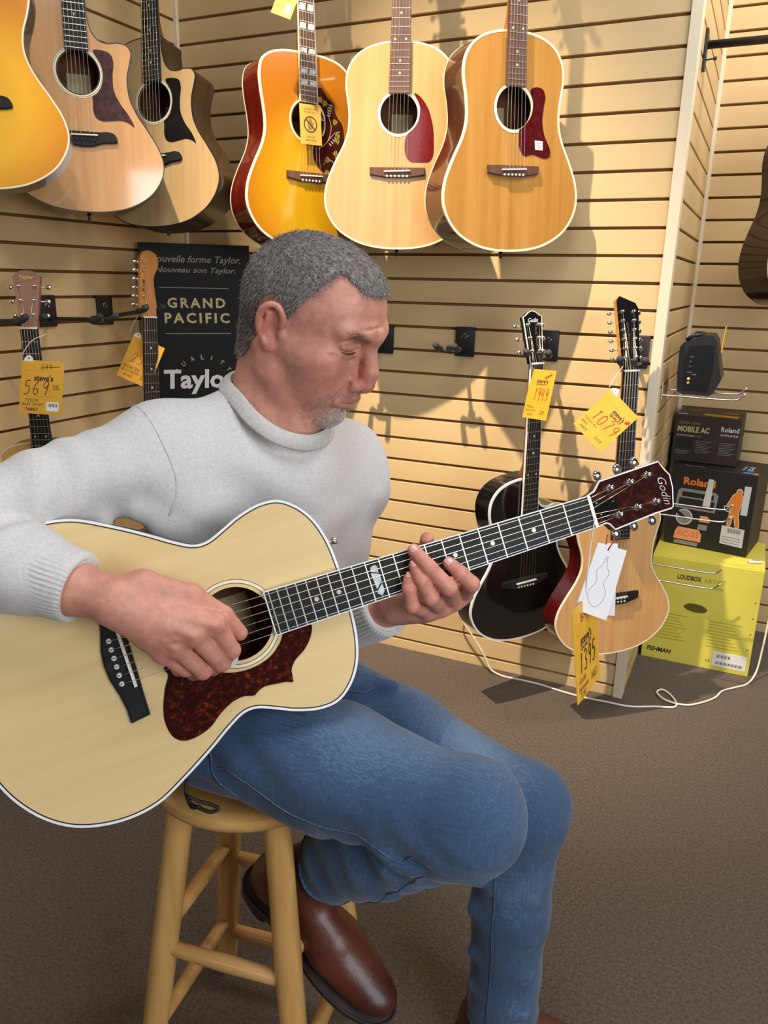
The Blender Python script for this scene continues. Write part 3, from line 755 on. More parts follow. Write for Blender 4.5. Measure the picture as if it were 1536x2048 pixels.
# ------------------------------------------------------------------ hangers
def hanger(label, plate, out, arm, yoke, spread=.062, group='black guitar hangers on the slat walls', logo=True):
    """plate: centre of the plate on the wall; out: normal of the wall; yoke: centre of the fork"""
    out = Vector(out); plate = Vector(plate); yoke = Vector(yoke); up = Vector((0, 0, 1)); side = up.cross(out)
    root = thing('guitar_hanger', label, 'hanger', frame_mw(plate, side, up), group)
    W = root.matrix_world.inverted()
    mb = MB(); mb.box((0, 0, .006), (.066, .088, .012), bev=.004); mb.box((0, .044, .002), (.066, .012, .018), bev=.003); mb.build('back_plate', M_black, root, angle=35)
    if logo:
        mb = MB(); mb.tube([(-.012, .016, .0125), (-.004, .027, .0125), (-.008, .010, .0125)], .0014, 6); mb.tube([(-.012, .022, .0125), (.004, .029, .0125), (.012, .023, .0125), (.002, .017, .0125), (.006, .010, .0125)], .0014, 6)
        mb.build('plate_mark', M_chrome, root, smooth=True)
    y = W @ yoke
    a0 = Vector((0, -.02, .010))
    d = Vector((y.x, 0, y.z)).normalized() if Vector((y.x, 0, y.z)).length > 1e-6 else Vector((0, 0, 1))
    sd = Vector((0, 1, 0)).cross(d)
    mb = MB(); mb.tube([a0, a0.lerp(y-d*.012, .5), y-d*.012], .0065, 10); mb.box(tuple(y-d*.012), (.022, .022, .022), bev=.003); mb.build('arm', M_black, root, smooth=False)
    hs = spread/2
    mb = MB(); mb.tube([y-d*.010+sd*hs, y-d*.010+sd*hs*.5+Vector((0, -.006, 0)), y-d*.010+Vector((0, -.008, 0)), y-d*.010-sd*hs*.5+Vector((0, -.006, 0)), y-d*.010-sd*hs], .0075, 10); mb.build('yoke', M_rubber, root, smooth=True)
    for sg in (1, -1):
        b = y-d*.010+sd*hs*sg
        mb = MB(); mb.tube([b, b+d*.016+Vector((0, .000, 0)), b+d*.034+Vector((0, .005, 0)), b+d*.046+Vector((0, .013, 0)), b+d*.050+Vector((0, .017, 0))], [.0078, .0085, .009, .0098, .007], 12); mb.build('prong', M_rubber, root, smooth=True)
    return root
hanger('empty black guitar hanger on the back wall left of the black guitar', (1.113, 0, 1.139), (0, -1, 0), .15, (1.113, -.150, 1.128))
hanger('black hanger plate on the back wall beside the man\'s face', (.825, 0, 1.133), (0, -1, 0), .15, (.800, -.150, 1.122))
hanger('black hanger holding the black guitar by its headstock', (1.386, 0, 1.14), (0, -1, 0), .15, (1.412, -.218, 1.130))
hanger('black hanger holding the twelve string guitar', (1.655, 0, 1.135), (0, -1, 0), .15, (1.670, -.188, 1.122), spread=.066)
hanger('empty black hanger on the left wall between the small guitar and the poster', (0, -.683, 1.215), (1, 0, 0), .2, (.215, -.683, 1.200))
hanger('black hanger holding the guitar with the amber headstock', (0, -.445, 1.212), (1, 0, 0), .2, (.238, -.500, 1.222))
hanger('black hanger holding the small travel guitar', (0, -.935, 1.215), (1, 0, 0), .2, (.205, -.936, 1.205))
for lab, N, out, k in (('amber natural', (1.298, -.281, 2.266), (0, -1, 0), 1), ('blond natural', (.98, -.269, 2.271), (0, -1, 0), 1), ('honey sunburst', (.68, -.277, 2.266), (0, -1, 0), 1), ('satin cutaway', (.247, -.417, 2.326), (1, 0, 0), 0), ('glossy cutaway', (.237, -.706, 2.356), (1, 0, 0), 0), ('yellow sunburst', (.27, -1.07, 2.33), (1, 0, 0), 0)):
    pl = (N[0], 0, N[2]+.03) if k else (0, N[1], N[2]+.03)
    hanger('black hanger above the picture holding the %s guitar' % lab, pl, out, .2, (N[0], N[1]+.02*k, N[2]+.022))
hanger('black hanger on the far wall holding the dark sided guitar', (2.118, FD, 2.14), (0, -1, 0), .3, (2.108, .43, 2.12))

# ------------------------------------------------------------------ price tags
M_thread = mat('white_thread', srgb(232, 230, 226), 0.8)
def price_tag(label, o, xd, yd, w=.108, h=.140, top=None, cord=None, extra=None, category='price tag'):
    """o: lower left corner; xd, yd: directions"""
    root = thing('price_tag', label, category, frame_mw(o, xd, yd), 'yellow price tags')
    mb = MB(); mb.prism([(0, 0), (w, 0), (w, h), (w*.12, h), (0, h*.985)], -.0004, .0004); mb.build('card', M_tag, root)
    if top is not None:
        mb = MB(); mb.prism([(top-.012, h-.004), (top+.012, h-.004), (top+.010, h+.006), (top+.003, h+.012), (top-.004, h+.011), (top-.011, h+.004)], .0004, .0010, holes=[circle((top, h+.004), .0025, 10)]); mb.build('eyelet_patch', M_white, root)
    if cord:
        W = root.matrix_world.inverted()
        mb = MB(); mb.tube(catmull([tuple(W @ Vector(p)) for p in cord], 4, closed=False), .0009, 6); mb.build('cord', M_thread, root, smooth=True)
    for y in (h*.80, h*.33):
        mb = MB(); mb.prism([(w*.06, y), (w*.94, y), (w*.94, y+.0006), (w*.06, y+.0006)], .0004, .0006); mb.build('printed_rule', M_paleink, root)
    return root

t = price_tag('yellow price tag reading 569 on the small travel guitar', (.262, -1.038, .979), (.101, .045, -.005), (-.012, .037, .133), .110, .139, top=.017, cord=[(.268, -1.015, 1.125), (.275, -.985, 1.16), (.285, -.945, 1.175)])
handwriting('599', M_ink, t, .050, .116, .030, .014, .0011)
mb = MB(); mb.prism([(.046, .119), (.098, .125), (.098, .1262), (.046, .1202)], .0008, .001); mb.build('strike_line', M_ink, t)
lettering("steve's", M_ink, t, .034, .086, .050, .016, bold=.03)
handwriting('569', M_ink, t, .008, .050, .070, .036, .0020)
handwriting('00', M_ink, t, .084, .070, .016, .008, .0010); mb = MB(); mb.prism([(.084, .066), (.104, .067), (.104, .068), (.084, .067)], .0006, .0009); mb.build('underline', M_ink, t)
lettering('TAYLOR', M_ink, t, .014, .031, .034, .008, shear=.2); lettering('BABY SWIFT', M_ink, t, .006, .020, .056, .008, shear=.2); lettering('74883', M_ink, t, .014, .007, .034, .009, shear=.2, bold=.01)
mb = MB(); mb.prism([(.070, .009), (.102, .009), (.102, .033), (.070, .033)], .0004, .0009); bl = mb.build('barcode_label', M_white, t)
for i in range(9):
    mb = MB(); x = .074+.0028*i; mb.prism([(x, .020), (x+.0007+.0006*(i % 3), .020), (x+.0007+.0006*(i % 3), .029), (x, .029)], .0009, .0011); mb.build('bar', M_ink, bl)

t = price_tag('yellow price tag reading 259 behind the amber maple headstock guitar', (.142, -.555, 1.022), (.094, .032, -.040), (.036, .050, .124), .108, .140, top=.014, cord=[(.170, -.512, 1.155), (.182, -.508, 1.18), (.212, -.506, 1.215)])
lettering("steve's", M_ink, t, .045, .098, .050, .016, bold=.03); handwriting('2599', M_ink, t, .022, .058, .085, .032, .0012)
lettering('FENDER TELE', M_ink, t, .006, .036, .056, .009, shear=.2); lettering('ACOUSTASONIC', M_ink, t, .006, .024, .060, .009, shear=.2); lettering('81425', M_ink, t, .018, .010, .030, .009, shear=.2); handwriting('267', M_ink, t, .072, .016, .024, .012, .0008)

t = price_tag('yellow price tag reading 1949 on the neck of the black guitar', (1.389, -.262, .957), (.072, -.040, .003), (-.006, .040, .134), .092, .140, cord=[(1.405, -.236, 1.093), (1.399, -.230, 1.105), (1.393, -.218, 1.095), (1.388, -.214, 1.075)])
lettering("steve's", M_ink, t, .028, .102, .042, .012, bold=.03); lettering("QUALITY", M_ink, t, .028, .095, .042, .006, bold=.03)
handwriting('1949', M_redink, t, .026, .052, .056, .036, .0022)
mb = MB(); mb.prism([(.055, .118), (.078, .130), (.080, .126), (.058, .114)], .0004, .0008); mb.build('red_scribble', M_redink, t)
lettering('Multiac', M_ink, t, .008, .030, .026, .008, shear=.2); lettering('Duet Amb', M_ink, t, .006, .020, .038, .008, shear=.2); lettering('8189', M_ink, t, .016, .008, .020, .006, shear=.2); lettering('2069', M_ink, t, .060, .014, .018, .012, shear=.2)

t = price_tag('yellow price tag reading 1079 tilted beside the twelve string neck', (1.552, -.340, .965), (.062, .006, -.058), (.066, .052, .088), .106, .138, top=.012, cord=[(1.628, -.282, 1.062), (1.635, -.262, 1.085), (1.650, -.225, 1.115)])
lettering("steve's", M_ink, t, .048, .096, .040, .013, bold=.03); lettering("QUALITY", M_ink, t, .048, .084, .040, .010, bold=.03)
handwriting('1079', M_redink, t, .016, .048, .086, .032, .0022); mb = MB(); mb.prism([(.090, .104), (.102, .114), (.104, .104), (.094, .099)], .0004, .0008); mb.build('red_scribble', M_redink, t)
lettering('Canyon Art', M_ink, t, .006, .034, .044, .008, shear=.2); lettering('WR53', M_ink, t, .006, .022, .020, .008, shear=.2); lettering('26875', M_ink, t, .012, .009, .026, .008, shear=.2); lettering('1119', M_ink, t, .066, .012, .022, .011, shear=.2)

t = price_tag('yellow price tag reading 1395 hanging from the played guitar headstock', (1.826, -1.512, .788), (.11, .993, 0), (-.020, 0, .13), .100, .132, cord=[(1.815, -1.455, 1.035), (1.812, -1.452, .98), (1.815, -1.462, .915)])
lettering('Boutique', M_redink, t, .034, .102, .052, .016, ang=.2, bold=.01); lettering("steve's", M_ink, t, .026, .074, .046, .014, bold=.03); lettering("QUALITY", M_ink, t, .026, .066, .046, .007, bold=.03)
handwriting('1395', M_ink, t, .016, .036, .072, .028, .0026); lettering('Godin', M_ink, t, .012, .023, .028, .009, shear=.2); lettering('Fairmount', M_ink, t, .010, .012, .040, .008, shear=.2); lettering('7282', M_ink, t, .014, .003, .024, .007, shear=.2); lettering('1663', M_ink, t, .062, .010, .024, .012, shear=.2)

M_card = mat('white_card', srgb(226, 222, 222), 0.6)
M_line = mat('grey_line', srgb(150, 146, 148), 0.7)
for lab, o, xd, yd, w, h in (('white hang tag card with guitar drawing below the played headstock, front card', (1.803, -1.472, .905), (.040, .012, -.010), (.0, .032, .094), .044, .098), ('white hang tag card behind the other card below the played headstock', (1.822, -1.450, .893), (.030, .024, -.003), (.0, .030, .092), .036, .100)):
    c = thing('hang_tag', lab, 'tag', frame_mw(o, xd, yd), 'white hang tags of the played guitar')
    mb = MB(); mb.prism([(0, .002), (w, 0), (w, h), (w*.1, h)], -.0003, .0003); mb.build('card', M_card, c)
    mb = MB(); mb.tube([(p[0]*w, p[1]*h, .0004) for p in catmull([(.5, .86), (.42, .72), (.30, .62), (.38, .48), (.22, .30), (.42, .14), (.66, .18), (.74, .36), (.60, .48), (.68, .62), (.56, .72)], 4)], .0003, 4, closed=True); mb.build('drawing', M_line, c)
    M_rt = mat('red_thread', srgb(190, 44, 30), 0.8)
    mb = MB(); mb.tube([(w*.45, h*.93, .0006), (w*.5, h*1.02, .001), (w*.55, h*1.12, .0)], .0009, 5); mb.build('thread', M_rt, c, smooth=True)

t = thing('do_not_touch_tag', 'small yellow tag with crossed out hand on the honey sunburst guitar strings', 'tag', frame_mw((.700, -.330, 1.703), (.037, .063, .001), (-.006, .001, .104)))
mb = MB(); mb.prism([(-.004, 0), (.066, 0), (.066, .107), (-.004, .107)], -.0004, .0004); mb.build('card', mat('pale_yellow_card', srgb(222, 174, 76), .6), t)
M_olive = mat('olive_print', srgb(88, 62, 16), 0.7)
mb = MB(); mb.prism(circle((.030, .054), .022, 32), .0004, .0008, holes=[circle((.030, .054), .0185, 32)]); mb.build('ring', M_olive, t)
mb = MB(); mb.prism([(.013, .067), (.0155, .0695), (.047, .041), (.0445, .0385)], .0005, .0009); mb.build('slash', M_olive, t)
M_hand = mat('hand_print', srgb(140, 118, 80), 0.7)
mb = MB(); mb.prism([(.022, .040), (.036, .040), (.038, .052), (.041, .060), (.039, .062), (.0355, .056), (.0355, .068), (.033, .0685), (.0325, .058), (.0315, .071), (.029, .071), (.0285, .058), (.027, .0695), (.0245, .069), (.0245, .056), (.0225, .065), (.0205, .064), (.021, .050)], .0004, .0006); mb.build('hand_symbol', M_hand, t)
lettering('ASK ASSOCIATE', M_olive, t, .010, .092, .040, .005); lettering('FOR ASSISTANCE', M_olive, t, .010, .084, .040, .005); lettering('VEUILLEZ', M_olive, t, .016, .018, .028, .005); lettering('DEMANDER', M_olive, t, .012, .009, .036, .005)

t = price_tag('yellow price tag hanging at the top left of the honey sunburst guitar', (.671, -.439, 2.011), (.050, .017, -.018), (.012, .022, .052), .056, .090, None, None)
lettering('SUPER', M_ink, t, .010, .044, .026, .006); lettering('PROMO', M_ink, t, .010, .020, .020, .006)
mb = MB(); mb.prism([(.032, .012), (.048, .012), (.048, .036), (.032, .036)], .0004, .0008); mb.build('sticker', M_white, t)

# ------------------------------------------------------------------ poster board in the corner
M_poster = mat('black_poster', (0.010, 0.010, 0.011), 0.55, spec=0.2)
M_gpr = mat('gold_print', srgb(206, 188, 128), 0.5)
M_gpd = mat('dim_gold_print', srgb(150, 142, 112), 0.5)
po = thing('poster_board', 'tall black advertising board with gold lettering leaning in the corner', 'poster', frame_mw((.04, -.306, 0), (1, 1, 0), (0, 0, 1)))
mb = MB(); mb.box((.188, .72, -.004), (.376, 1.43, .008), bev=.001); mb.build('board', M_poster, po)
lettering('Nouvelle forme Taylor.', M_gpd, po, .032, 1.366, .311, .030, lift=.0008, shear=.3, bold=.012); lettering('Nouveau son Taylor.', M_gpd, po, .050, 1.334, .275, .024, lift=.0008, shear=.3, bold=.012)
lettering('GRAND', M_gpr, po, .086, 1.221, .200, .035, lift=.0008, space=1.35, bold=.03); lettering('PACIFIC', M_gpr, po, .074, 1.169, .225, .036, lift=.0008, space=1.35, bold=.03)
for y, x0, x1 in ((1.288, .061, .299), (1.133, .074, .302)):
    mb = MB(); mb.prism([(x0, y), (x1, y), (x1, y+.0022), (x0, y+.0022)], 0, .0008); mb.build('rule', M_gpd, po)
for i, ch in enumerate('QUALITY'):
    a = math.radians(148-116*i/6); cx, cy = .200+.100*math.cos(a), .955+.088*math.sin(a)
    lettering(ch, M_gpr, po, cx-.008*math.cos(a-math.pi/2), cy-.008*math.sin(a-math.pi/2), .012 if ch != 'I' else .003, .016, lift=.0008, ang=a-math.pi/2)
lettering('Taylor', M_white, po, .060, .920, .255, .088, lift=.0008, bold=.03, shear=.05); lettering('GUITARS', M_gpr, po, .120, .880, .14, .02, lift=.0008, space=1.3)

# ------------------------------------------------------------------ boxes and amplifier
def carton(name, label, o, xd, w, d, h, m, cat='box', lip=None):
    root = thing(name, label, cat, frame_mw(o, xd, (0, 0, 1)))      # local x along the front, y up, z out of the front
    mb = MB(); mb.box((w/2, h/2, -d/2), (w, h, d), bev=.002); mb.build('carton', m, root)
    return root
M_yel = mat('yellow_card', srgb(224, 212, 88), 0.7, col2=srgb(214, 200, 78), nscale=5)
M_yeldark = mat('yellow_card_print', srgb(176, 166, 52), 0.7)
b = carton('amplifier_box', 'large yellow cardboard amplifier box on the floor under the other boxes', (1.738, .36, 0), (1, 0, 0), .367, .33, .400, M_yel)
mb = MB(); mb.box((.1835, .402, -.085), (.366, .004, .162), bev=.001); mb.box((.1835, .402, -.248), (.366, .004, .160), bev=.001); mb.build('lid_flap', M_yel, b)
lettering('LOUDBOX', M_ink, b, .092, .325, .080, .018, bold=.03); lettering('ARTIST', M_yeldark, b, .180, .325, .070, .017); lettering('Acoustic Instrument Amplifier', M_yeldark, b, .092, .302, .160, .013)
M_hole = mat('hand_hole', srgb(92, 84, 20), 0.9)
mb = MB(); mb.prism(catmull([(.125, .225), (.140, .213), (.190, .210), (.205, .222), (.190, .236), (.140, .238)], 4), .0, .0006); mb.build('hand_hole', M_hole, b)
for c0 in (.035, .215):
    for i in range(9):
        x1 = c0+.11-.03*((i*7) % 4)/3; y = .185-.012*i
        mb = MB(); mb.prism([(c0, y), (x1, y), (x1, y+.003), (c0, y+.003)], 0, .0005); mb.build('print_line', M_yeldark, b)
lettering('FISHMAN', M_ink, b, .018, .030, .085, .018, bold=.03, shear=.15)
mb = MB(); mb.prism([(.245, .018), (.355, .018), (.355, .074), (.245, .074)], 0, .0007); wl = mb.build('shipping_label', M_white, b)
for i in range(22):
    x = .256+.0042*i; mb = MB(); mb.prism([(x, .026), (x+.0012+.0014*((i*5) % 3)/2, .026), (x+.0012+.0014*((i*5) % 3)/2, .037), (x, .037)], .0007, .0009); mb.build('bar', M_ink, wl)
for i in range(12):
    x = .256+.004*i; mb = MB(); mb.prism([(x, .052), (x+.001+.0014*((i*5) % 3)/2, .052), (x+.001+.0014*((i*5) % 3)/2, .064), (x, .064)], .0007, .0009); mb.build('bar', M_ink, wl)
lettering('CE', M_ink, b, .222, .028, .015, .010)
for i in range(4): mb = MB(); mb.prism([(.350, .10+.06*i), (.356, .105+.06*i), (.357, .103+.06*i), (.351, .098+.06*i)], 0, .0006); mb.build('scuff', M_ink, b)

M_bbox = mat('black_card', srgb(34, 32, 30), 0.5)
M_or = mat('orange_print', srgb(240, 132, 34), 0.6); M_pk = mat('salmon_print', srgb(238, 160, 120), 0.6)
M_gp = mat('grey_panel_print', srgb(140, 138, 136), 0.6); M_wp = mat('white_print', srgb(216, 214, 210), 0.6); M_bl = mat('blue_sticker', srgb(60, 140, 220), 0.5)
b = carton('amplifier_box', 'black cardboard amplifier box with orange walking figure standing on the yellow box', (1.755, .520, .406), (.269, -.045, 0), .290, .235, .298, M_bbox)
lettering('Roland', M_or, b, .045, .230, .110, .028, bold=.03); mb = MB(); mb.prism([(.120, .160), (.146, .160), (.148, .262), (.130, .262)], .0006, .0010); mb.build('torn_tape', M_wp, b)
mb = MB(); mb.prism([(.250, .150), (.272, .150), (.274, .255), (.252, .255)], .0004, .0010); mb.build('torn_tape', M_wp, b)
mb = MB(); mb.prism([(.025, .140), (.165, .140), (.170, .205), (.160, .215), (.040, .215), (.030, .205)], 0, .0005); mb.build('amp_picture', M_gp, b)
mb = MB(); mb.prism([(.035, .147), (.158, .147), (.160, .180), (.037, .180)], .0005, .0007); mb.build('speaker_picture', M_bbox, b)
mb = MB(); mb.prism([(.045, .186), (.155, .186), (.155, .204), (.045, .204)], .0005, .0007); mb.build('panel_picture', M_black, b)
fig = [(.212, .105), (.220, .104), (.224, .135), (.228, .150), (.234, .130), (.240, .104), (.250, .102), (.244, .140), (.244, .170), (.249, .190), (.250, .215), (.243, .222), (.247, .232), (.240, .241), (.231, .238), (.229, .226), (.219, .217), (.211, .196), (.203, .176), (.208, .173), (.217, .186), (.219, .172), (.215, .145)]
mb = MB(); mb.prism(offset(catmull(fig, 2), .0025), 0, .0004); mb.build('figure_outline', M_wp, b); mb = MB(); mb.prism(catmull(fig, 2), .0004, .0007); mb.build('walking_figure', M_or, b)
mb = MB(); mb.prism([(.193, .158), (.213, .152), (.214, .172), (.194, .176)], .0004, .0008, holes=[[(.196, .161), (.211, .156), (.2115, .1695), (.1965, .173)]]); mb.build('carried_case', M_wp, b)
mb = MB(); mb.prism(circle((.062, .108), .030, 28), 0, .0004); mb.build('knob_picture', M_wp, b); mb = MB(); mb.prism(circle((.062, .108), .026, 28), .0004, .0006); mb.build('knob_picture', M_gp, b)
mb = MB(); mb.prism([(.030, .122), (.068, .098), (.066, .110), (.040, .130)], .0006, .0009); mb.build('jack_picture', M_black, b)
mb = MB(); mb.prism([(.115, .100), (.152, .100), (.156, .112), (.140, .124), (.118, .122)], 0, .0005); mb.build('badge', M_pk, b); mb = MB(); mb.prism([(.113, .070), (.145, .070), (.147, .090), (.115, .090)], 0, .0005); mb.build('badge', M_gp, b)
mb = MB(); mb.prism([(.033, .022), (.130, .022), (.130, .052), (.118, .068), (.045, .068), (.036, .050)], 0, .0004); mb.build('name_plate', M_pk, b)
lettering('AC-33', M_or, b, .042, .034, .080, .024, lift=.0007, bold=.03)
mb = MB(); mb.prism([(.036, .004), (.120, .004), (.122, .018), (.038, .018)], 0, .0005); mb.build('name_plate', M_gp, b)
mb = MB(); mb.prism([(.195, .034), (.272, .030), (.272, .098), (.195, .102)], 0, .0005); wl = mb.build('shipping_label', M_wp, b)
for i in range(14):
    x = .215+.0032*i; mb = MB(); mb.prism([(x, .078), (x+.0009+.001*((i*5) % 3)/2, .078), (x+.0009+.001*((i*5) % 3)/2, .094), (x, .094)], .0005, .0007); mb.build('bar', M_ink, wl)
for i in range(3): mb = MB(); mb.prism([(.200, .040+.010*i), (.262, .038+.010*i), (.262, .041+.010*i), (.200, .043+.010*i)], .0005, .0007); mb.build('print_line', M_grey, wl)
Mtop = Matrix(((1, 0, 0, 0), (0, 0, 1, .2985), (0, -1, 0, 0), (0, 0, 0, 1)))
lettering('AC-33', M_wp, b, .258, .055, .075, .018, mtx=Mtop, ang=math.pi/2, bold=.03); lettering('Roland', M_wp, b, .232, .06, .070, .010, mtx=Mtop, ang=math.pi/2); lettering('ROLAND', M_wp, b, .040, .010, .07, .008, mtx=Mtop)
mb = MB(); mb.prism(catmull([(.236, .012), (.268, .014), (.27, .03), (.24, .03)], 4), 0, .0008, m=Mtop); mb.prism(catmull([(.240, .055), (.262, .055), (.262, .066), (.242, .066)], 4), 0, .0008, m=Mtop); mb.build('blue_sticker', M_bl, b)
mb = MB(); mb.prism([(.272, .004), (.286, .006), (.285, .03), (.272, .03)], 0, .0008, m=Mtop); mb.build('orange_mark', M_or, b)

M_brbox = mat('dark_brown_card', srgb(50, 38, 33), 0.5)
b = carton('amplifier_box', 'small dark brown amplifier box on top of the black box', (1.738, .585, .706), (.235, -.012, 0), .225, .19, .172, M_brbox)
lettering('MOBILE AC', M_gpr, b, .012, .110, .110, .022, bold=.035); lettering('ACOUSTIC CHORUS', M_gpd, b, .014, .139, .075, .009, bold=.01); lettering('Roland', M_wp, b, .160, .122, .060, .018, bold=.02); lettering('BATTERY POWERED', M_wp, b, .012, .094, .060, .006); lettering('STEREO', M_bl, b, .075, .094, .024, .006); lettering('AMPLIFIER', M_wp, b, .158, .106, .062, .008)
mb = MB(); mb.prism([(.012, .050), (.070, .050), (.070, .086), (.012, .086)], 0, .0004); mb.build('amp_picture', M_black, b)
for c0, n in ((.080, 8), (.160, 8), (.012, 3)):
    for i in range(n):
        y = (.080 if c0 > .05 else .040)-.006*i; mb = MB(); mb.prism([(c0, y), (c0+.055-.01*(i % 3), y), (c0+.055-.01*(i % 3), y+.0014), (c0, y+.0014)], 0, .0004); mb.build('print_line', M_gp, b)
Mt2 = Matrix(((1, 0, 0, 0), (0, 0, 1, .1725), (0, -1, 0, 0), (0, 0, 0, 1)))
mb = MB(); mb.prism([(.090, .028), (.205, .012), (.212, .050), (.095, .066)], .0, .0010, m=Mt2); pt = mb.build('price_sticker', M_tag, b)
lettering('Steve 3  175', M_ink, b, .105, .036, .085, .010, mtx=Mt2 @ Matrix.Translation((0, 0, .0008)), ang=-.13)
lettering('AC', M_gpr, b, .030, .120, .050, .020, mtx=Mt2); lettering('Mobile', M_gp, b, .10, .125, .09, .018, mtx=Mt2); mb = MB(); mb.prism([(.150, .10), (.205, .105), (.2, .145), (.16, .15)], 0, .0006, m=Mt2); mb.build('printed_photo', mat('brown_print', srgb(150, 104, 76), .6), b)
mb = MB(); mb.prism([(.006, .02), (.036, .02), (.036, .036), (.006, .036)], 0, .0006, m=Mt2); mb.build('mark', M_wp, b)

amp = thing('portable_amplifier', 'small black portable amplifier resting on wire hooks above the boxes', 'amplifier', frame_mw((1.768, .085, 1.013), (1, 0, 0), (0, 0, 1)))
prof = [(.002, .010), (.018, 0), (.096, 0), (.107, .010), (.123, .050), (.108, .112), (.098, .160), (.085, .178), (.060, .178), (.006, .154), (-.004, .140), (-.003, .070)]
mb = MB(); mb.prism(prof, -.165, 0); mb.build('cabinet', M_black, amp)
mb = MB(); mb.prism([(.016, .014), (.090, .014), (.096, .090), (.092, .150), (.024, .146), (.012, .10)], 0, .0022); mb.build('side_panel', mat('black_panel', (.008, .008, .009), .3), amp)
mb = MB(); mb.tube([(.010, .160, -.02), (.030, .176, -.02), (.050, .176, -.02), (.052, .176, -.145), (.030, .176, -.145), (.010, .160, -.145)], .006, 8); mb.build('carry_handle', M_black, amp, smooth=True)
for y, m in ((.048, M_wp), (.036, M_or), (.098, M_rubber), (.084, M_rubber)):
    mb = MB(); mb.lathe([(.0042, 0), (.0042, .003), (.002, .004)], Matrix.Translation((.032, y, .002)), 14); mb.build('socket', m, amp, smooth=True)
for x, y in ((.028, .112), (.026, .066), (.040, .060)): lettering('LINE', M_grey, amp, x, y, .012, .003, lift=.0026)
mb = MB(); mb.box((.113, .165, -.06), (.003, .075, .050), Matrix.Rotation(-.05, 3, 'Z')); mb.build('hanging_price_card', M_tag, amp)

def wire_hook(label, y, z, x1):
    o = thing('wire_hook', label, 'hook', Matrix.Translation((WB, y, z)), 'zinc wire hooks on the return wall')
    mb = MB(); mb.tube(catmull([(0, 0, 0), (.05, 0, 0), (x1-WB-.03, 0, .0), (x1-WB-.012, 0, .003), (x1-WB+.008, 0, .022)], 4, closed=False), .0028, 8); mb.build('prong', M_wire, o, smooth=True)
    mb = MB(); mb.box((.003, 0, .012), (.004, .022, .055), bev=.001); mb.build('mount_plate', M_wire, o)
for z, x1, nm in ((1.006, 1.956, 'holding the black amplifier'), (.628, 1.968, 'in front of the black box'), (.405, 1.966, 'in front of the yellow box')):
    wire_hook('zinc wire hook %s, near prong of the pair' % nm, .087, z, x1); wire_hook('zinc wire hook %s, far prong of the pair' % nm, .241, z, x1)

rail = thing('display_rail', 'black round display rail with wall flange at the top right', 'rail', Matrix.Translation((WB, .150, 1.968)))
mb = MB(); mb.box((.004, -.01, -.005), (.008, .030, .105), bev=.002); mb.build('flange', M_black, rail)
mb = MB(); mb.tube([(.006, .02, .015), (.95, .02, .015)], .011, 14); mb.build('bar', M_black, rail, smooth=True)
mb = MB(); mb.tube([(.006, -.01, -.030), (.030, -.01, -.028)], .0022, 8); mb.lathe([(.005, 0), (.005, .008)], Matrix.Translation((.028, -.01, -.028)) @ Matrix.Rotation(math.pi/2, 4, 'Y'), 10); mb.build('locking_screw', M_black, rail)

M_cable = mat('white_cable', srgb(236, 222, 206), 0.5)
ad = thing('power_adapter', 'white charger plug and its lead at the back wall beside the black guitar', 'charger', Matrix.Translation((1.158, 0, .273)))
mb = MB(); mb.box((0, -.004, 0), (.07, .008, .11), bev=.002); mb.build('socket_plate', mat('grey_plate', (.22, .21, .2), .5), ad); mb = MB(); mb.box((0, -.024, .002), (.034, .034, .024), bev=.003); mb.build('plug', M_white, ad)
pth = [(1.158, -.04, .268), (1.148, -.048, .250), (1.146, -.050, .226), (1.165, -.050, .190), (1.200, -.048, .145), (1.240, -.045, .09), (1.262, -.04, .05), (1.280, -.040, .018), (1.315, -.040, .004), (1.398, -.040, .004), (1.46, -.042, .004), (1.542, -.055, .004), (1.613, -.060, .004), (1.684, -.055, .004), (1.758, -.050, .004), (1.834, -.012, .004), (1.895, .019, .004), (1.880, .077, .005), (1.843, .114, .006), (1.828, .085, .007), (1.860, .041, .008), (1.922, .044, .004), (1.966, .081, .004), (2.009, .143, .004), (2.029, .203, .004), (2.067, .249, .004), (2.106, .300, .004), (2.128, .345, .03), (2.138, .372, .127), (2.148, .41, .25), (2.18, .44, .34)]
W = ad.matrix_world.inverted()
mb = MB(); mb.tube([W @ Vector(p) for p in catmull(pth, 5, closed=False)], .0034, 8); mb.build('lead', M_cable, ad, smooth=True)
pk = thing('small_packet', 'small white packet lying on the yellow box beside the black box', 'packet', frame_mw((2.055, .405, .405), (1, .4, 0), (-.4, 1, 0)))
mb = MB(); mb.box((.02, .01, .006), (.045, .018, .010), bev=.003); mb.build('sleeve', M_wp, pk); mb = MB(); mb.box((.025, .01, .0115), (.026, .012, .001)); mb.build('printed_label', M_grey, pk)

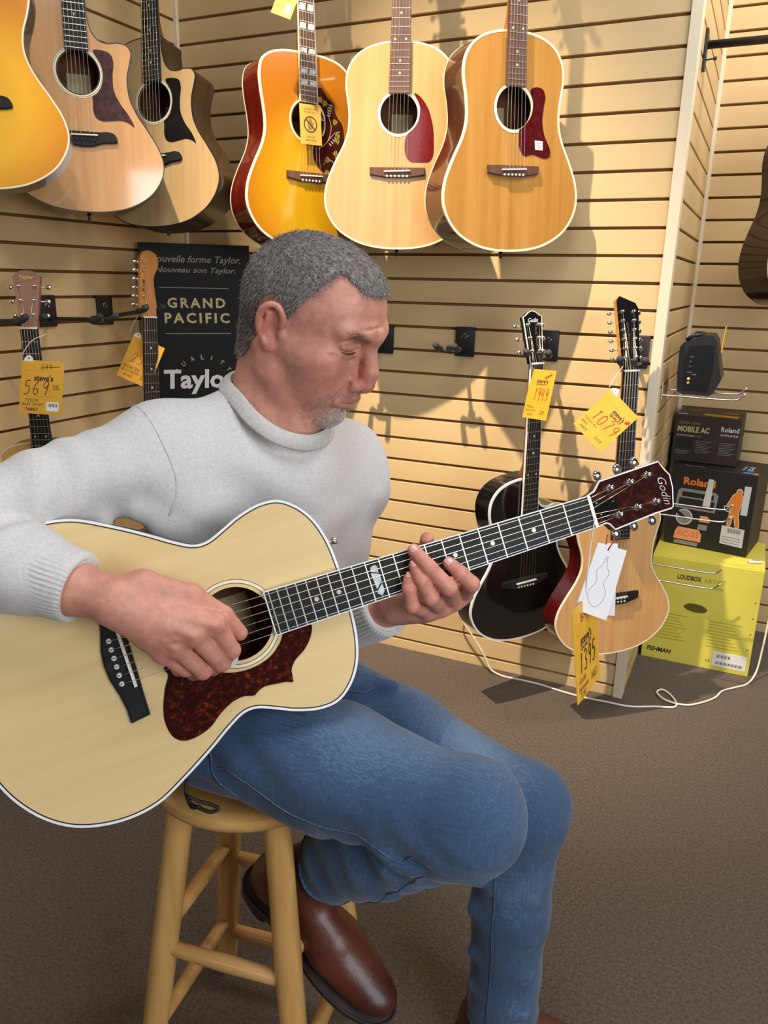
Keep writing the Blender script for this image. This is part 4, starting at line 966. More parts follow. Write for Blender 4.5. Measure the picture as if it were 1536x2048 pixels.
# ------------------------------------------------------------------ stool
M_pine = wood('pine', srgb(222, 176, 108), srgb(186, 134, 68), 0.35, 0.35, 34, along=2, ratio=.05)
M_pineseat = wood('pine_seat', srgb(220, 172, 106), srgb(182, 130, 68), 0.35, 0.35, 30, along=0, ratio=.07)
st = thing('bar_stool', 'round pine wood stool with crossed rungs under the seated man', 'stool', Matrix.Translation((1.343, -1.578, 0)))
H = .604
mb = MB(); mb.lathe([(.120, H-.036), (.142, H-.032), (.1525, H-.022), (.155, H-.014), (.153, H-.005), (.147, H-.001), (.135, H), (.05, H-.003), (.001, H-.004)], None, 64); mb.build('seat', M_pineseat, st, angle=40)
legs = []
for k in range(4):
    th = -2.212+k*math.pi/2; c, s = math.cos(th), math.sin(th)
    a = Vector((.201*c, .201*s, 0)); b = Vector((.110*c, .110*s, H-.03)); legs.append((a, b))
    mb = MB(); mb.tube([a, a.lerp(b, .04), a.lerp(b, .5), b], [.0185, .0195, .0215, .0205], 20); mb.build('leg', M_pine, st, angle=40)
    mb = MB(); mb.lathe([(.017, -.001), (.0175, .004)], Matrix.Translation(a), 14); mb.build('leg_tip', M_rubber, st)
def rung(i, j, z):
    a = legs[i][0].lerp(legs[i][1], z/(H-.03)); b = legs[j][0].lerp(legs[j][1], z/(H-.03))
    mb = MB(); mb.tube([a, a.lerp(b, .06), a.lerp(b, .5), a.lerp(b, .94), b], [.009, .0115, .0135, .0115, .009], 14); mb.build('rung', wood('pine_rung', srgb(214, 166, 104), srgb(186, 134, 74), .35, .3, 40, along=0, ratio=.1), st, smooth=True)
for i_, j_, z_ in ((0, 1, .300), (0, 1, .11), (0, 3, .335), (0, 3, .14), (3, 2, .300), (3, 2, .105), (1, 2, .33), (1, 2, .14)): rung(i_, j_, z_)

# ------------------------------------------------------------------ organic surfaces: signed distance shapes + surface nets
def _n(v): return np.array(v, dtype=np.float32)
class Shape:
    """list of soft-blended primitives; mesh() walks only the blocks near the surface"""
    def __init__(s): s.p = []
    def cap(s, a, b, r1, r2, k=.01, op='u'):
        a, b = _n(a), _n(b); c = (a+b)/2
        s.p.append(('c', a, b-a, float(r1), float(r2), k, op, c, np.linalg.norm(b-a)/2+max(r1, r2))); return s
    def chain(s, pts, rad, k=.01, k0=None):
        for i in range(len(pts)-1): s.cap(pts[i], pts[i+1], rad[i], rad[i+1], (k0 if (i == 0 and k0 is not None) else k))
        return s
    def ell(s, c, r, M=None, k=.01, op='u'):
        M = np.eye(3) if M is None else np.array(M)
        s.p.append(('e', _n(c), np.ascontiguousarray(M.astype(np.float32)), _n(r), 0, k, op, _n(c), float(max(r)))); return s
    def box(s, c, hv, rnd, M=None, k=.01, op='u'):
        M = np.eye(3) if M is None else np.array(M)
        s.p.append(('b', _n(c), np.ascontiguousarray(M.astype(np.float32)), _n(hv), float(rnd), k, op, _n(c), float(np.linalg.norm(hv))+rnd)); return s
    def half(s, c, nrm, k=.004):
        """cuts away everything on the side the normal points to"""
        s.p.append(('h', _n(c), _n(nrm)/np.linalg.norm(nrm), 0, 0, k, 'i', None, 0)); return s
    @staticmethod
    def d1(q, P):
        t = q[0]
        if t == 'c':
            pa = P-q[1]; ba = q[2]; h = np.clip((pa@ba)/max(float(ba@ba), 1e-12), 0, 1)
            pa = pa - h[:, None]*ba
            return np.sqrt(np.einsum('ij,ij->i', pa, pa)) - (q[3]+(q[4]-q[3])*h)
        if t == 'e':
            L = (P-q[1])@q[2]; a = L/q[3]; k0 = np.sqrt(np.einsum('ij,ij->i', a, a)); b = a/q[3]; k1 = np.sqrt(np.einsum('ij,ij->i', b, b))
            return k0*(k0-1)/np.maximum(k1, 1e-6)
        if t == 'b':
            L = np.abs((P-q[1])@q[2])-(q[3]-q[4]); o = np.maximum(L, 0)
            return np.sqrt(np.einsum('ij,ij->i', o, o))+np.minimum(L.max(1), 0)-q[4]
        return (P-q[1])@q[2]
    @staticmethod
    def ev(pr, P):
        d = np.full(len(P), 1.0, np.float32)
        for q in pr:
            e = Shape.d1(q, P); k = q[5]
            if q[6] == 'u':
                h = np.maximum(k-np.abs(d-e), 0); d = np.minimum(d, e)-h*h/(4*k)
            else:
                if q[6] == 's': e = -e
                h = np.maximum(k-np.abs(d-e), 0); d = np.maximum(d, e)+h*h/(4*k)
        return d
    def mesh(s, h, nb=14):
        U = [q for q in s.p if q[6] == 'u']
        lo = np.min([q[7]-q[8] for q in U], 0)-3*h; hi = np.max([q[7]+q[8] for q in U], 0)+3*h
        bs = nb*h; nB = np.ceil((hi-lo)/bs).astype(int)
        I = np.stack(np.meshgrid(*[np.arange(n) for n in nB], indexing='ij'), -1).reshape(-1, 3)
        cen = (lo+(I+.5)*bs).astype(np.float32)
        d = np.concatenate([Shape.ev(s.p, cen[i:i+20000]) for i in range(0, len(cen), 20000)])
        rb = .87*bs
        act = np.abs(d) < rb*1.08+.006
        I = I[act]; cen = cen[act]
        g = np.arange(nb+1); G = np.stack(np.meshgrid(g, g, g, indexing='ij'), -1).reshape(-1, 3)
        Gf = (G*h).astype(np.float32)
        big = nB*nb+2
        VI = []; VP = []; Q = []
        co = np.array([(a, b, c) for a in (0, 1) for b in (0, 1) for c in (0, 1)])
        ed = [(i, j) for i in range(8) for j in range(i+1, 8) if np.abs(co[i]-co[j]).sum() == 1]
        key = lambda A: (A[:, 0]*big[1]+A[:, 1])*big[2]+A[:, 2]
        for b, c in zip(I, cen):
            pr = [q for q in s.p if q[7] is None or np.linalg.norm(q[7]-c)-q[8] < rb+q[5]+(.022 if q[0] == 'e' else .006)]
            if not pr: continue
            o = (lo+b*bs).astype(np.float32)
            D = Shape.ev(pr, Gf+o).reshape(nb+1, nb+1, nb+1)
            N = D < 0
            if N.all() or not N.any(): continue
            corner = np.stack([N[a:a+nb, e:e+nb, f:f+nb] for a, e, f in co], -1)
            sm = corner.sum(-1); cells = np.argwhere((sm > 0) & (sm < 8))
            if len(cells):
                val = np.stack([D[cells[:, 0]+a, cells[:, 1]+e, cells[:, 2]+f] for a, e, f in co], 1)
                acc = np.zeros((len(cells), 3), np.float32); cnt = np.zeros(len(cells), np.float32)
                for i, j in ed:
                    m = (val[:, i] < 0) != (val[:, j] < 0)
                    t = np.where(m, val[:, i]/np.where(m, val[:, i]-val[:, j], 1), 0)
                    acc += np.where(m[:, None], co[i]+t[:, None]*(co[j]-co[i]), 0); cnt += m
                P = (o+(cells+acc/cnt[:, None])*h).astype(np.float32)
                e_ = .0008
                for it in range(2):
                    d0 = Shape.ev(pr, P)
                    gr = np.stack([Shape.ev(pr, P+_n(v)*e_)-d0 for v in ((1, 0, 0), (0, 1, 0), (0, 0, 1))], 1)/e_
                    st = np.clip(d0, -h, h)[:, None]*gr/np.maximum((gr*gr).sum(1), .2)[:, None]
                    P = P-st*.7
                VI.append(key(cells+b*nb)); VP.append(P)
            base = b*nb
            for ax in range(3):
                sl0 = [slice(0, nb)]*3; sl1 = [slice(0, nb)]*3; sl1[ax] = slice(1, nb+1)
                A = N[tuple(sl0)]; B = N[tuple(sl1)]
                E = np.argwhere(A != B)
                if not len(E): continue
                inside = A[E[:, 0], E[:, 1], E[:, 2]]
                u, v = [(1, 2), (2, 0), (0, 1)][ax]
                E = E+base
                k = []
                for du, dv in ((-1, -1), (0, -1), (0, 0), (-1, 0)):
                    F = E.copy(); F[:, u] += du; F[:, v] += dv; k.append(key(F))
                k = np.stack(k, 1); k[~inside] = k[~inside][:, ::-1]
                Q.append(k)
        VI = np.concatenate(VI); VP = np.concatenate(VP); Q = np.concatenate(Q)
        o = np.argsort(VI); VI = VI[o]; VP = VP[o]
        ix = np.clip(np.searchsorted(VI, Q), 0, len(VI)-1); ok = (VI[ix] == Q).all(1)
        return VP, ix[ok]

def np_mesh(name, V, F, m, parent=None, smooth=True):
    me = bpy.data.meshes.new(name)
    me.vertices.add(len(V)); me.vertices.foreach_set('co', np.ascontiguousarray(V, np.float32).ravel())
    n = F.shape[1]
    me.loops.add(F.size); me.loops.foreach_set('vertex_index', np.ascontiguousarray(F, np.int32).ravel())
    me.polygons.add(len(F)); me.polygons.foreach_set('loop_start', np.arange(0, F.size, n, dtype=np.int32))
    me.polygons.foreach_set('use_smooth', np.ones(len(F), bool))
    me.update(calc_edges=True); me.validate()
    if m is not None: me.materials.append(m)
    return link(bpy.data.objects.new(name, me), parent)

def vnormals(V, F):
    a, b, c, d = V[F[:, 0]], V[F[:, 1]], V[F[:, 2]], V[F[:, 3]]
    fn = np.cross(c-a, d-b); N = np.zeros_like(V)
    for i in range(4): np.add.at(N, F[:, i], fn)
    return N/np.maximum(np.linalg.norm(N, axis=1), 1e-12)[:, None]

def wob(P, seed, freq):
    """cheap smooth noise from summed sines"""
    r = np.random.RandomState(seed); o = np.zeros(len(P))
    for i in range(7):
        w = r.randn(3); w *= freq*(.6+r.rand())/np.linalg.norm(w); o += np.sin(P@w+r.rand()*6.28)
    return o/7**.5

# ------------------------------------------------------------------ the seated man
A3 = lambda *v: np.array(v, float)
SHOULDER = {'right': A3(1.245, -1.632, 1.095), 'left': A3(1.392, -1.374, 1.045)}
ELBOW = {'right': A3(1.097, -1.889, 1.0165), 'left': A3(1.4037, -1.4647, .7853)}
HIP = {'right': A3(1.315, -1.655, .700), 'left': A3(1.335, -1.485, .695)}
KNEE = {'right': A3(1.7206, -1.6345, .6597), 'left': A3(1.7378, -1.3971, .520)}
ANKLE = {'right': A3(1.4437, -1.5569, .4107), 'left': A3(1.7264, -1.3919, .130)}
HEEL = {'right': A3(1.3754, -1.5752, .3815), 'left': A3(1.690, -1.400, .050)}
TOE = {'right': A3(1.5859, -1.6040, .2754), 'left': A3(1.915, -1.372, .035)}
# knuckle, middle joint, end joint, tip of every finger
HAND = {'right': dict(wrist=A3(1.3444, -1.8363, .9643),
    index=[A3(1.4414, -1.7801, .9344), A3(1.4492, -1.7606, .8930), A3(1.4299, -1.7508, .8718), A3(1.4182, -1.7508, .8801)],
    middle=[A3(1.4250, -1.7991, .9251), A3(1.4392, -1.7681, .8772), A3(1.4180, -1.7590, .8611), A3(1.4057, -1.7593, .8700)],
    ring=[A3(1.4054, -1.8090, .9088), A3(1.4197, -1.7797, .8664), A3(1.3991, -1.7717, .8555), A3(1.3883, -1.7711, .8630)],
    pinky=[A3(1.3871, -1.8123, .8963), A3(1.3998, -1.7870, .8677), A3(1.3832, -1.7804, .8606), A3(1.3741, -1.7809, .8696)],
    thumb=[A3(1.3634, -1.8118, .9798), A3(1.4095, -1.7794, .9630), A3(1.4350, -1.7548, .9327), A3(1.4474, -1.7395, .9064)]),
  'left': dict(wrist=A3(1.5657, -1.5355, .8923),
    index=[A3(1.6580, -1.5098, .9153), A3(1.6836, -1.5579, .9518), A3(1.6705, -1.5677, .9681), A3(1.6541, -1.5636, .9769)],
    middle=[A3(1.6462, -1.5203, .9057), A3(1.6624, -1.5842, .9516), A3(1.6401, -1.5967, .9785), A3(1.6147, -1.5904, .9964)],
    ring=[A3(1.6328, -1.5342, .8986), A3(1.6428, -1.5961, .9383), A3(1.6316, -1.6031, .9634), A3(1.6181, -1.5935, .9769)],
    pinky=[A3(1.6186, -1.5502, .8974), A3(1.6212, -1.6067, .9269), A3(1.6178, -1.6105, .9511), A3(1.6122, -1.5982, .9595)],
    thumb=[A3(1.5759, -1.5247, .9032), A3(1.5991, -1.5196, .9433), A3(1.6070, -1.5290, .9733), A3(1.6148, -1.5468, .9992)])}
FINGERS = ('index', 'middle', 'ring', 'pinky')
HO = np.array([1.407, -1.5125, 1.2685]); HS = 1.04
HM = np.array([[0.9090989644523128, -0.012067316376711414, 0.41640539466629994], [0.04360780793161527, 0.9968452614784417, -0.06631654209453902], [-0.4142914818326971, 0.07844682621650009, 0.9067572241440519]])
def hp(p): return HO + HS*(HM@np.array(p, float))
def frame(yaw, pitch=0.0, roll=0.0):
    y, p = math.radians(yaw), math.radians(pitch)
    fw = np.array([math.cos(y)*math.cos(p), math.sin(y)*math.cos(p), -math.sin(p)]); lf = np.array([-math.sin(y), math.cos(y), 0]); up = np.cross(fw, lf)
    return np.array([fw, lf, up]).T

def build_head(B):
    def ell(c, r, k=.01, op='u', M=None):
        B.ell(hp(c), np.array(r)*HS, HM if M is None else HM@M, k*HS, op)
    def cap(a, b, r1, r2, k=.01, op='u'): B.cap(hp(a), hp(b), r1*HS, r2*HS, k*HS, op)
    def Rz(a): c, s = math.cos(a), math.sin(a); return np.array([[c, -s, 0], [s, c, 0], [0, 0, 1]])
    def Ry(a): c, s = math.cos(a), math.sin(a); return np.array([[c, 0, s], [0, 1, 0], [-s, 0, c]])
    ell((.002, 0, .040), (.086, .074, .073), .01)
    ell((.034, 0, .042), (.066, .063, .062), .025)
    ell((-.026, 0, .018), (.056, .063, .060), .025)
    ell((.036, 0, -.028), (.058, .056, .070), .02)
    for sg in (-1, 1):
        cap((.000, sg*.056, -.005), (-.004, sg*.052, -.054), .015, .014, .02)
        cap((-.004, sg*.052, -.054), (.070, sg*.018, -.094), .014, .013, .018)
        ell((.056, sg*.043, -.016), (.028, .018, .020), .03)
        cap((.020, sg*.055, -.010), (.056, sg*.043, -.016), .012, .014, .03)
        ell((.052, sg*.034, -.048), (.030, .020, .032), .02)
    ell((.074, 0, -.050), (.031, .031, .036), .018)
    ell((.081, 0, -.091), (.018, .023, .017), .014)
    # brow and eyes
    for sg in (-1, 1):
        cap((.079, sg*.045, .034), (.094, sg*.018, .037), .009, .0095, .014)
        cap((.094, sg*.018, .037), (.099, 0, .033), .0095, .010, .012)
        ell((.094, sg*.032, .018), (.015, .020, .0125), .012, 's')
        ell((.0735, sg*.032, .0145), (.0160, .0170, .0150), .004)
        cap((.0865, sg*.020, .0025), (.0815, sg*.046, .0050), .0028, .0026, .006)       # lower lid
        cap((.0915, sg*.020, .0185), (.0835, sg*.047, .0165), .0030, .0030, .005)       # upper lid fold
        cap((.0900, sg*.022, .0090), (.0845, sg*.047, .0095), .0010, .0010, .002, 's')  # closed lid line
        cap((.090, sg*.019, -.004), (.068, sg*.041, -.012), .0020, .0018, .008, 's')     # tear trough
        cap((.086, sg*.050, .008), (.074, sg*.058, .012), .0010, .0008, .004, 's'); cap((.085, sg*.050, .005), (.074, sg*.058, .002), .0010, .0008, .004, 's')   # crow's feet
    # nose
    cap((.0965, 0, .022), (.1130, 0, -.014), .0088, .0100, .009)
    cap((.1120, 0, -.014), (.1140, 0, -.030), .0102, .0108, .006)
    for sg in (-1, 1):
        ell((.1015, sg*.0145, -.034), (.0125, .0085, .0092), .006)
        ell((.1075, sg*.0075, -.0425), (.0070, .0038, .0040), .003, 's')
        cap((.0985, sg*.0205, -.033), (.088, sg*.0325, -.062), .0016, .0016, .007, 's')   # smile fold
    cap((.112, 0, -.037), (.101, 0, -.046), .0060, .0055, .005)
    # mouth
    cap((.0925, -.024, -.0615), (.1035, -.004, -.0560), .0042, .0058, .006); cap((.1035, -.004, -.0560), (.1035, .004, -.0560), .0058, .0058, .004); cap((.1035, .004, -.0560), (.0925, .024, -.0615), .0058, .0042, .006)
    cap((.0920, -.020, -.0650), (.1005, 0, -.0695), .0048, .0062, .006); cap((.1005, 0, -.0695), (.0920, .020, -.0650), .0062, .0048, .006)
    cap((.0980, -.025, -.0632), (.1080, 0, -.0625), .0012, .0014, .003, 's'); cap((.1080, 0, -.0625), (.0980, .025, -.0632), .0014, .0012, .003, 's')
    cap((.0985, -.016, -.0800), (.0985, .016, -.0800), .0045, .0045, .009, 's')
    # forehead creases
    for z in (.048, .060): cap((.096, -.045, z-.004), (.1045, 0, z), .0011, .0011, .004, 's')
    # ears
    for sg in (-1, 1):
        E = Rz(sg*-.30)@Ry(-.12); es = .84
        e3 = lambda x, y, z: (.006+(x+.012)*es-.010, sg*(.073+(y-.0755)*es), .003+z*es)
        ell(e3(-.012, .0755, .004), (.0150, .0050, .0265), .006, 'u', E)
        hx = [(.002, .0775, .006), (.004, .0805, .020), (-.006, .0845, .0345), (-.020, .0880, .0340), (-.0305, .0895, .020), (-.0300, .0875, .000), (-.0225, .0830, -.016), (-.011, .0785, -.028)]
        hx = catmull(hx, 3, closed=False)
        for i in range(len(hx)-1): cap(e3(*hx[i]), e3(*hx[i+1]), .0036, .0036, .003)
        cap(e3(-.020, .0850, .020), e3(-.020, .0835, -.006), .0030, .0030, .004)
        ell(e3(-.005, .0865, -.002), (.0092, .0095, .0125), .003, 's', E)
        ell(e3(-.012, .0890, .022), (.0065, .0045, .0080), .003, 's', E)
        ell(e3(.0065, .0775, -.002), (.0046, .0045, .0062), .004)
        ell(e3(-.007, .0775, -.0270), (.0074, .0046, .0078), .004)
    # neck
    B.cap(hp((-.012, 0, -.040)), A3(1.352, -1.515, 1.115), .050, .060, .02)
    B.cap(hp((.012, 0, -.075)), A3(1.385, -1.512, 1.095), .034, .042, .03)
    for sg in (-1, 1):
        B.cap(hp((-.018, sg*.054, -.028)), A3(1.414, -1.512+sg*.018, 1.112), .014, .012, .018)
        B.cap(hp((-.046, sg*.020, -.030)), A3(1.325, -1.510+sg*.032, 1.12), .022, .022, .03)

def hand(B, side, scale=1.0):
    H = HAND[side]; w = H['wrist']; k = [H[f][0] for f in FINGERS]
    for p, r in zip(k, (.0135, .0135, .0128, .0118)): B.cap(w*.75+p*.25, p, .0165*scale, r*scale, .016)
    for p, q in zip(k[:-1], k[1:]): B.cap(w*.35+p*.65, w*.35+q*.65, .012*scale, .012*scale, .014)
    B.cap(w, (k[1]+k[2])/2*.55+w*.45, .024*scale, .019*scale, .02)
    for f, r in zip(FINGERS, (.0112, .0114, .0108, .0098)):
        p = H[f]
        B.cap(p[0], p[1], r*1.08*scale, r*.98*scale, .005); B.cap(p[1], p[2], r*.98*scale, r*.90*scale, .003); B.cap(p[2], p[3], r*.90*scale, r*.80*scale, .003)
    t = H['thumb']
    B.cap(w, t[0], .018*scale, .0165*scale, .014); B.cap(t[0], t[1], .0168*scale, .0140*scale, .012); B.cap(t[1], t[2], .0128*scale, .0122*scale, .006); B.cap(t[2], t[3], .0122*scale, .0095*scale, .004)

GN = A3(.5365, -.7855, .3084)     # direction out of the guitar's face
NECKB = A3(1.345, -1.515, 1.115)
body = Shape()
build_head(body)
chest0 = A3(1.30, -1.515, 1.00); pel = A3(1.325, -1.57, .72)
body.cap(NECKB, chest0, .060, .075, .03); body.cap(chest0, pel, .075, .070, .03)
for sd in ('right', 'left'):
    wr = HAND[sd]['wrist']; el = ELBOW[sd]
    body.cap(NECKB+A3(-.01, 0, -.05), SHOULDER[sd], .036, .032, .03); body.cap(SHOULDER[sd], el, .034, .030, .02)
    body.cap(el, el*.25+wr*.75, .032, .030, .02); body.cap(el*.25+wr*.75, wr, .030, .0265, .02)
    body.cap(pel, HIP[sd], .06, .05, .03); body.cap(HIP[sd], KNEE[sd], .05, .035, .02); body.cap(KNEE[sd], ANKLE[sd], .035, .028, .02); body.cap(ANKLE[sd], HEEL[sd]*.8+TOE[sd]*.2, .024, .018, .02)
    hand(body, sd, 1.0 if sd == 'right' else .98)
for f in FINGERS[:3]:            # tendons on the back of the strumming hand
    H = HAND['right']; body.cap(H['wrist']*.55+H[f][0]*.45+GN*.012, H[f][0]+GN*.0125, .0022, .003, .007)
vein = [A3(1.372, -1.838, .958), A3(1.383, -1.836, .941), A3(1.396, -1.832, .937), A3(1.404, -1.828, .926), A3(1.416, -1.817, .925)]
for p, q in zip(vein[:-1], vein[1:]): body.cap(p, q, .0016, .0016, .005)

V, F = body.mesh(.0024)
# --- skin tint stored per vertex (redder nose, cheeks, ears and knuckles, grey stubble, darker by the eye and jaw)
L = ((V-HO)@HM)/HS
def blob(c, r): return np.exp(-(((L-np.array(c))/np.array(r))**2).sum(1))
base = np.tile(np.array(srgb(206, 148, 128)), (len(V), 1))
def mixc(col, w):
    global base
    base = base*(1-w[:, None])+np.array(col)*w[:, None]
head = (np.linalg.norm(L-np.array([.02, 0, 0]), axis=1) < .17)
red = np.clip(blob((.115, 0, -.028), (.018, .022, .022))*.9+blob((.07, -.048, -.02), (.03, .03, .028))*.45+blob((.07, .048, -.02), (.03, .03, .028))*.45+blob((-.012, -.082, .006), (.03, .016, .038))*.75+blob((-.012, .082, .006), (.03, .016, .038))*.75, 0, 1)*head
mixc(srgb(196, 108, 98), red*.75)
mixc(srgb(168, 92, 88), np.clip(blob((.104, 0, -.0565), (.012, .022, .0055))+blob((.101, 0, -.0695), (.012, .020, .0055)), 0, 1)*head*.7)
mixc(srgb(160, 104, 90), np.clip(blob((.088, -.032, .002), (.012, .018, .006))+blob((.09, -.030, .022), (.012, .02, .005)), 0, 1)*head*.55)
stub = np.clip(blob((.085, 0, -.092), (.022, .026, .018))*1.3, 0, 1)*head
mixc(srgb(196, 172, 156), stub*.75)
mixc(srgb(166, 122, 106), np.clip(blob((.098, 0, -.052), (.016, .026, .008)), 0, 1)*head*.6)
mixc(srgb(178, 124, 108), np.clip(blob((.03, -.05, -.075), (.05, .03, .03))+blob((.03, .05, -.075), (.05, .03, .03)), 0, 1)*head*.4)
mott = .5+.5*np.clip(wob(V, 3, 160)*.6, -1, 1); mixc(srgb(190, 122, 104), mott*.22)
for sd in HAND:
    for f in FINGERS+('thumb',):
        for p in HAND[sd][f]:
            w = np.exp(-(((V-p)/.013)**2).sum(1)); mixc(srgb(204, 116, 104), np.clip(w, 0, 1)*.5)

def skin_material():
    m = bpy.data.materials.new('skin'); m.use_nodes = True; nt = m.node_tree; N = nt.nodes; Lk = nt.links; b = N['Principled BSDF']
    a = N.new('ShaderNodeAttribute'); a.attribute_name = 'skin_tint'; Lk.new(a.outputs['Color'], b.inputs['Base Color'])
    b.inputs['Roughness'].default_value = .48; b.inputs['Specular IOR Level'].default_value = .4
    b.inputs['Subsurface Weight'].default_value = .18; b.inputs['Subsurface Radius'].default_value = (.9, .35, .2); b.inputs['Subsurface Scale'].default_value = .006
    tc = N.new('ShaderNodeTexCoord'); nz = N.new('ShaderNodeTexNoise'); nz.inputs['Scale'].default_value = 380; nz.inputs['Detail'].default_value = 6
    n2 = N.new('ShaderNodeTexNoise'); n2.inputs['Scale'].default_value = 70; n2.inputs['Detail'].default_value = 7; n2.inputs['Roughness'].default_value = .7; Lk.new(tc.outputs['Object'], n2.inputs['Vector'])
    cr = N.new('ShaderNodeValToRGB'); cr.color_ramp.elements[0].position = .35; cr.color_ramp.elements[0].color = (.86, .78, .75, 1); cr.color_ramp.elements[1].position = .66; cr.color_ramp.elements[1].color = (1.10, 1.08, 1.07, 1)
    mx = N.new('ShaderNodeMix'); mx.data_type = 'RGBA'; mx.blend_type = 'MULTIPLY'; mx.inputs[0].default_value = 1.0
    Lk.new(n2.outputs['Fac'], cr.inputs[0]); Lk.new(a.outputs['Color'], mx.inputs[6]); Lk.new(cr.outputs[0], mx.inputs[7]); Lk.new(mx.outputs[2], b.inputs['Base Color'])
    Lk.new(tc.outputs['Object'], nz.inputs['Vector']); bp = N.new('ShaderNodeBump'); bp.inputs['Strength'].default_value = .35; bp.inputs['Distance'].default_value = .0014
    Lk.new(nz.outputs['Fac'], bp.inputs['Height']); Lk.new(bp.outputs[0], b.inputs['Normal'])
    return m
M_skin = skin_material()
man = np_mesh('person', V, F, M_skin)
tag(man, 'seated man in grey sweater, blue jeans and brown boots playing a guitar', 'person')
ca = man.data.attributes.new('skin_tint', 'FLOAT_COLOR', 'POINT')
ca.data.foreach_set('color', np.concatenate([base, np.ones((len(V), 1))], 1).astype(np.float32).ravel())

# --- hair: scalp cap grown from the head surface plus short strands
NV = vnormals(V, F)
def sstep(a, b, x): t = np.clip((x-a)/(b-a), 0, 1); return t*t*(3-2*t)
def hair_mask(L):
    x, y, z = L[:, 0], np.abs(L[:, 1]), L[:, 2]
    side = np.interp(z, [-.08, -.03, -.012, .0, .02, .045, .07, .085, .10, .12], [-.040, -.032, -.016, .010, .013, .024, .038, .044, .048, .054])
    mid = np.interp(z, [-.08, .062, .078, .086, .095, .13], [-.045, .046, .066, .13, .14, .16])
    w = sstep(.022, .046, y)
    xf = mid*(1-w)+side*w
    m = sstep(-.004, .008, xf-x)
    m *= sstep(-.074, -.052, z+.35*np.minimum(x+.05, 0))
    ear = sstep(1.25, .95, np.sqrt(((x+.008+.15*z)/.021)**2+((z-.004)/.034)**2))*(y > .058)
    prot = sstep(.0765, .079, y)*(z < .045)*(x > -.04)
    return m*(1-ear)*(1-prot)
mk = hair_mask(L)*head
thick = .0045*mk*(.75+.35*np.clip((L[:, 2]-.02)/.08, 0, 1))
V2 = V+NV*(thick-.0005)[:, None]
sel = (mk[F] > .42).all(1)
used = np.unique(F[sel]); remap = -np.ones(len(V), int); remap[used] = np.arange(len(used))
HV = V2[used]; HF = remap[F[sel]]
M_hair = mat('grey_brown_hair', srgb(92, 80, 74), 0.6, col2=srgb(138, 128, 122), nscale=260, detail=6, bump=.6, bscale=500)
np_mesh('hair', HV, HF, M_hair, man)
def strands(name, P, N, D, length, rad, m, parent, lean=.75, jit=.35, seed=1, pts=4):
    r = np.random.RandomState(seed); n = len(P)
    cu = bpy.data.hair_curves.new(name); cu.add_curves([pts]*n)
    T = D-(D*N).sum(1)[:, None]*N; T += r.randn(n, 3)*jit; T -= (T*N).sum(1)[:, None]*N*.7
    T /= np.maximum(np.linalg.norm(T, axis=1), 1e-6)[:, None]
    ln = length*(.6+.6*r.rand(n))
    X = np.zeros((n, pts, 3))
    for i in range(pts):
        t = i/(pts-1)
        X[:, i] = P+(N*((1-lean)*t+.55*t*(1-t))[:, None] + T*(lean*t)[:, None] if False else N*((1-lean)*t+.5*t*(1-t))+T*(lean*t))*ln[:, None]
    cu.attributes['position'].data.foreach_set('vector', X.astype(np.float32).ravel())
    ra = cu.attributes.new('radius', 'FLOAT', 'POINT'); rr = np.tile(np.linspace(1, .45, pts), n)*rad
    ra.data.foreach_set('value', rr.astype(np.float32))
    cu.materials.append(m)
    o = bpy.data.objects.new(name, cu); link(o, parent); o['kind'] = 'stuff'
    return o
rs = np.random.RandomState(5)
def hairmat(name, c1, c2):
    m = bpy.data.materials.new(name); m.use_nodes = True; nt = m.node_tree; b = nt.nodes['Principled BSDF']
    hi = nt.nodes.new('ShaderNodeHairInfo'); cr = nt.nodes.new('ShaderNodeValToRGB'); cr.color_ramp.elements[0].color = (*c1, 1); cr.color_ramp.elements[1].color = (*c2, 1)
    nt.links.new(hi.outputs['Random'], cr.inputs[0]); nt.links.new(cr.outputs[0], b.inputs['Base Color']); b.inputs['Roughness'].default_value = .45
    return m
def seeds(weight, n):
    c = V[F].mean(1); ar = np.linalg.norm(np.cross(V[F[:, 2]]-V[F[:, 0]], V[F[:, 3]]-V[F[:, 1]]), axis=1)
    w = weight[F].mean(1)*ar; i = rs.choice(len(F), n, p=w/w.sum())
    a, b = rs.rand(n, 1), rs.rand(n, 1)
    P = (V[F[i, 0]]*(1-a)+V[F[i, 1]]*a)*(1-b)+(V[F[i, 3]]*(1-a)+V[F[i, 2]]*a)*b
    return P, NV[F[i, 0]], ((P-HO)@HM)/HS
P, N, PL = seeds(np.where(mk > .08, mk, 0), 17000)
P = P+N*.0022
Dl = np.zeros((len(P), 3))
top = sstep(.03, .09, PL[:, 2])[:, None]
Dl = top*np.array([.75, 0, -.25])+(1-top)*np.array([-.45, 0, -.9])
ln = .011
strands('hair_strands', P, N, Dl@HM.T, ln, .00028, hairmat('hair_strand', srgb(52, 44, 40), srgb(176, 168, 162)), man, .72, .35, 2)
wb_ = np.clip(blob((.088, -.034, .0360), (.012, .018, .0040))+blob((.088, .034, .0360), (.012, .018, .0040)), 0, 1)*head
P, N, PL = seeds(np.where(wb_ > .25, wb_, 0), 320)
strands('eyebrow_hairs', P, N, (np.array([-.4, 0, .2])+np.sign(PL[:, 1])[:, None]*np.array([0, 1, 0]))@HM.T, .007, .00018, hairmat('brow_strand', srgb(110, 80, 62), srgb(168, 140, 118)), man, .8, .2, 3)
wg = np.clip(stub*1.0, 0, 1)*(L[:, 2] < -.073)
P, N, PL = seeds(np.where(wg > .25, wg, 0), 2200)
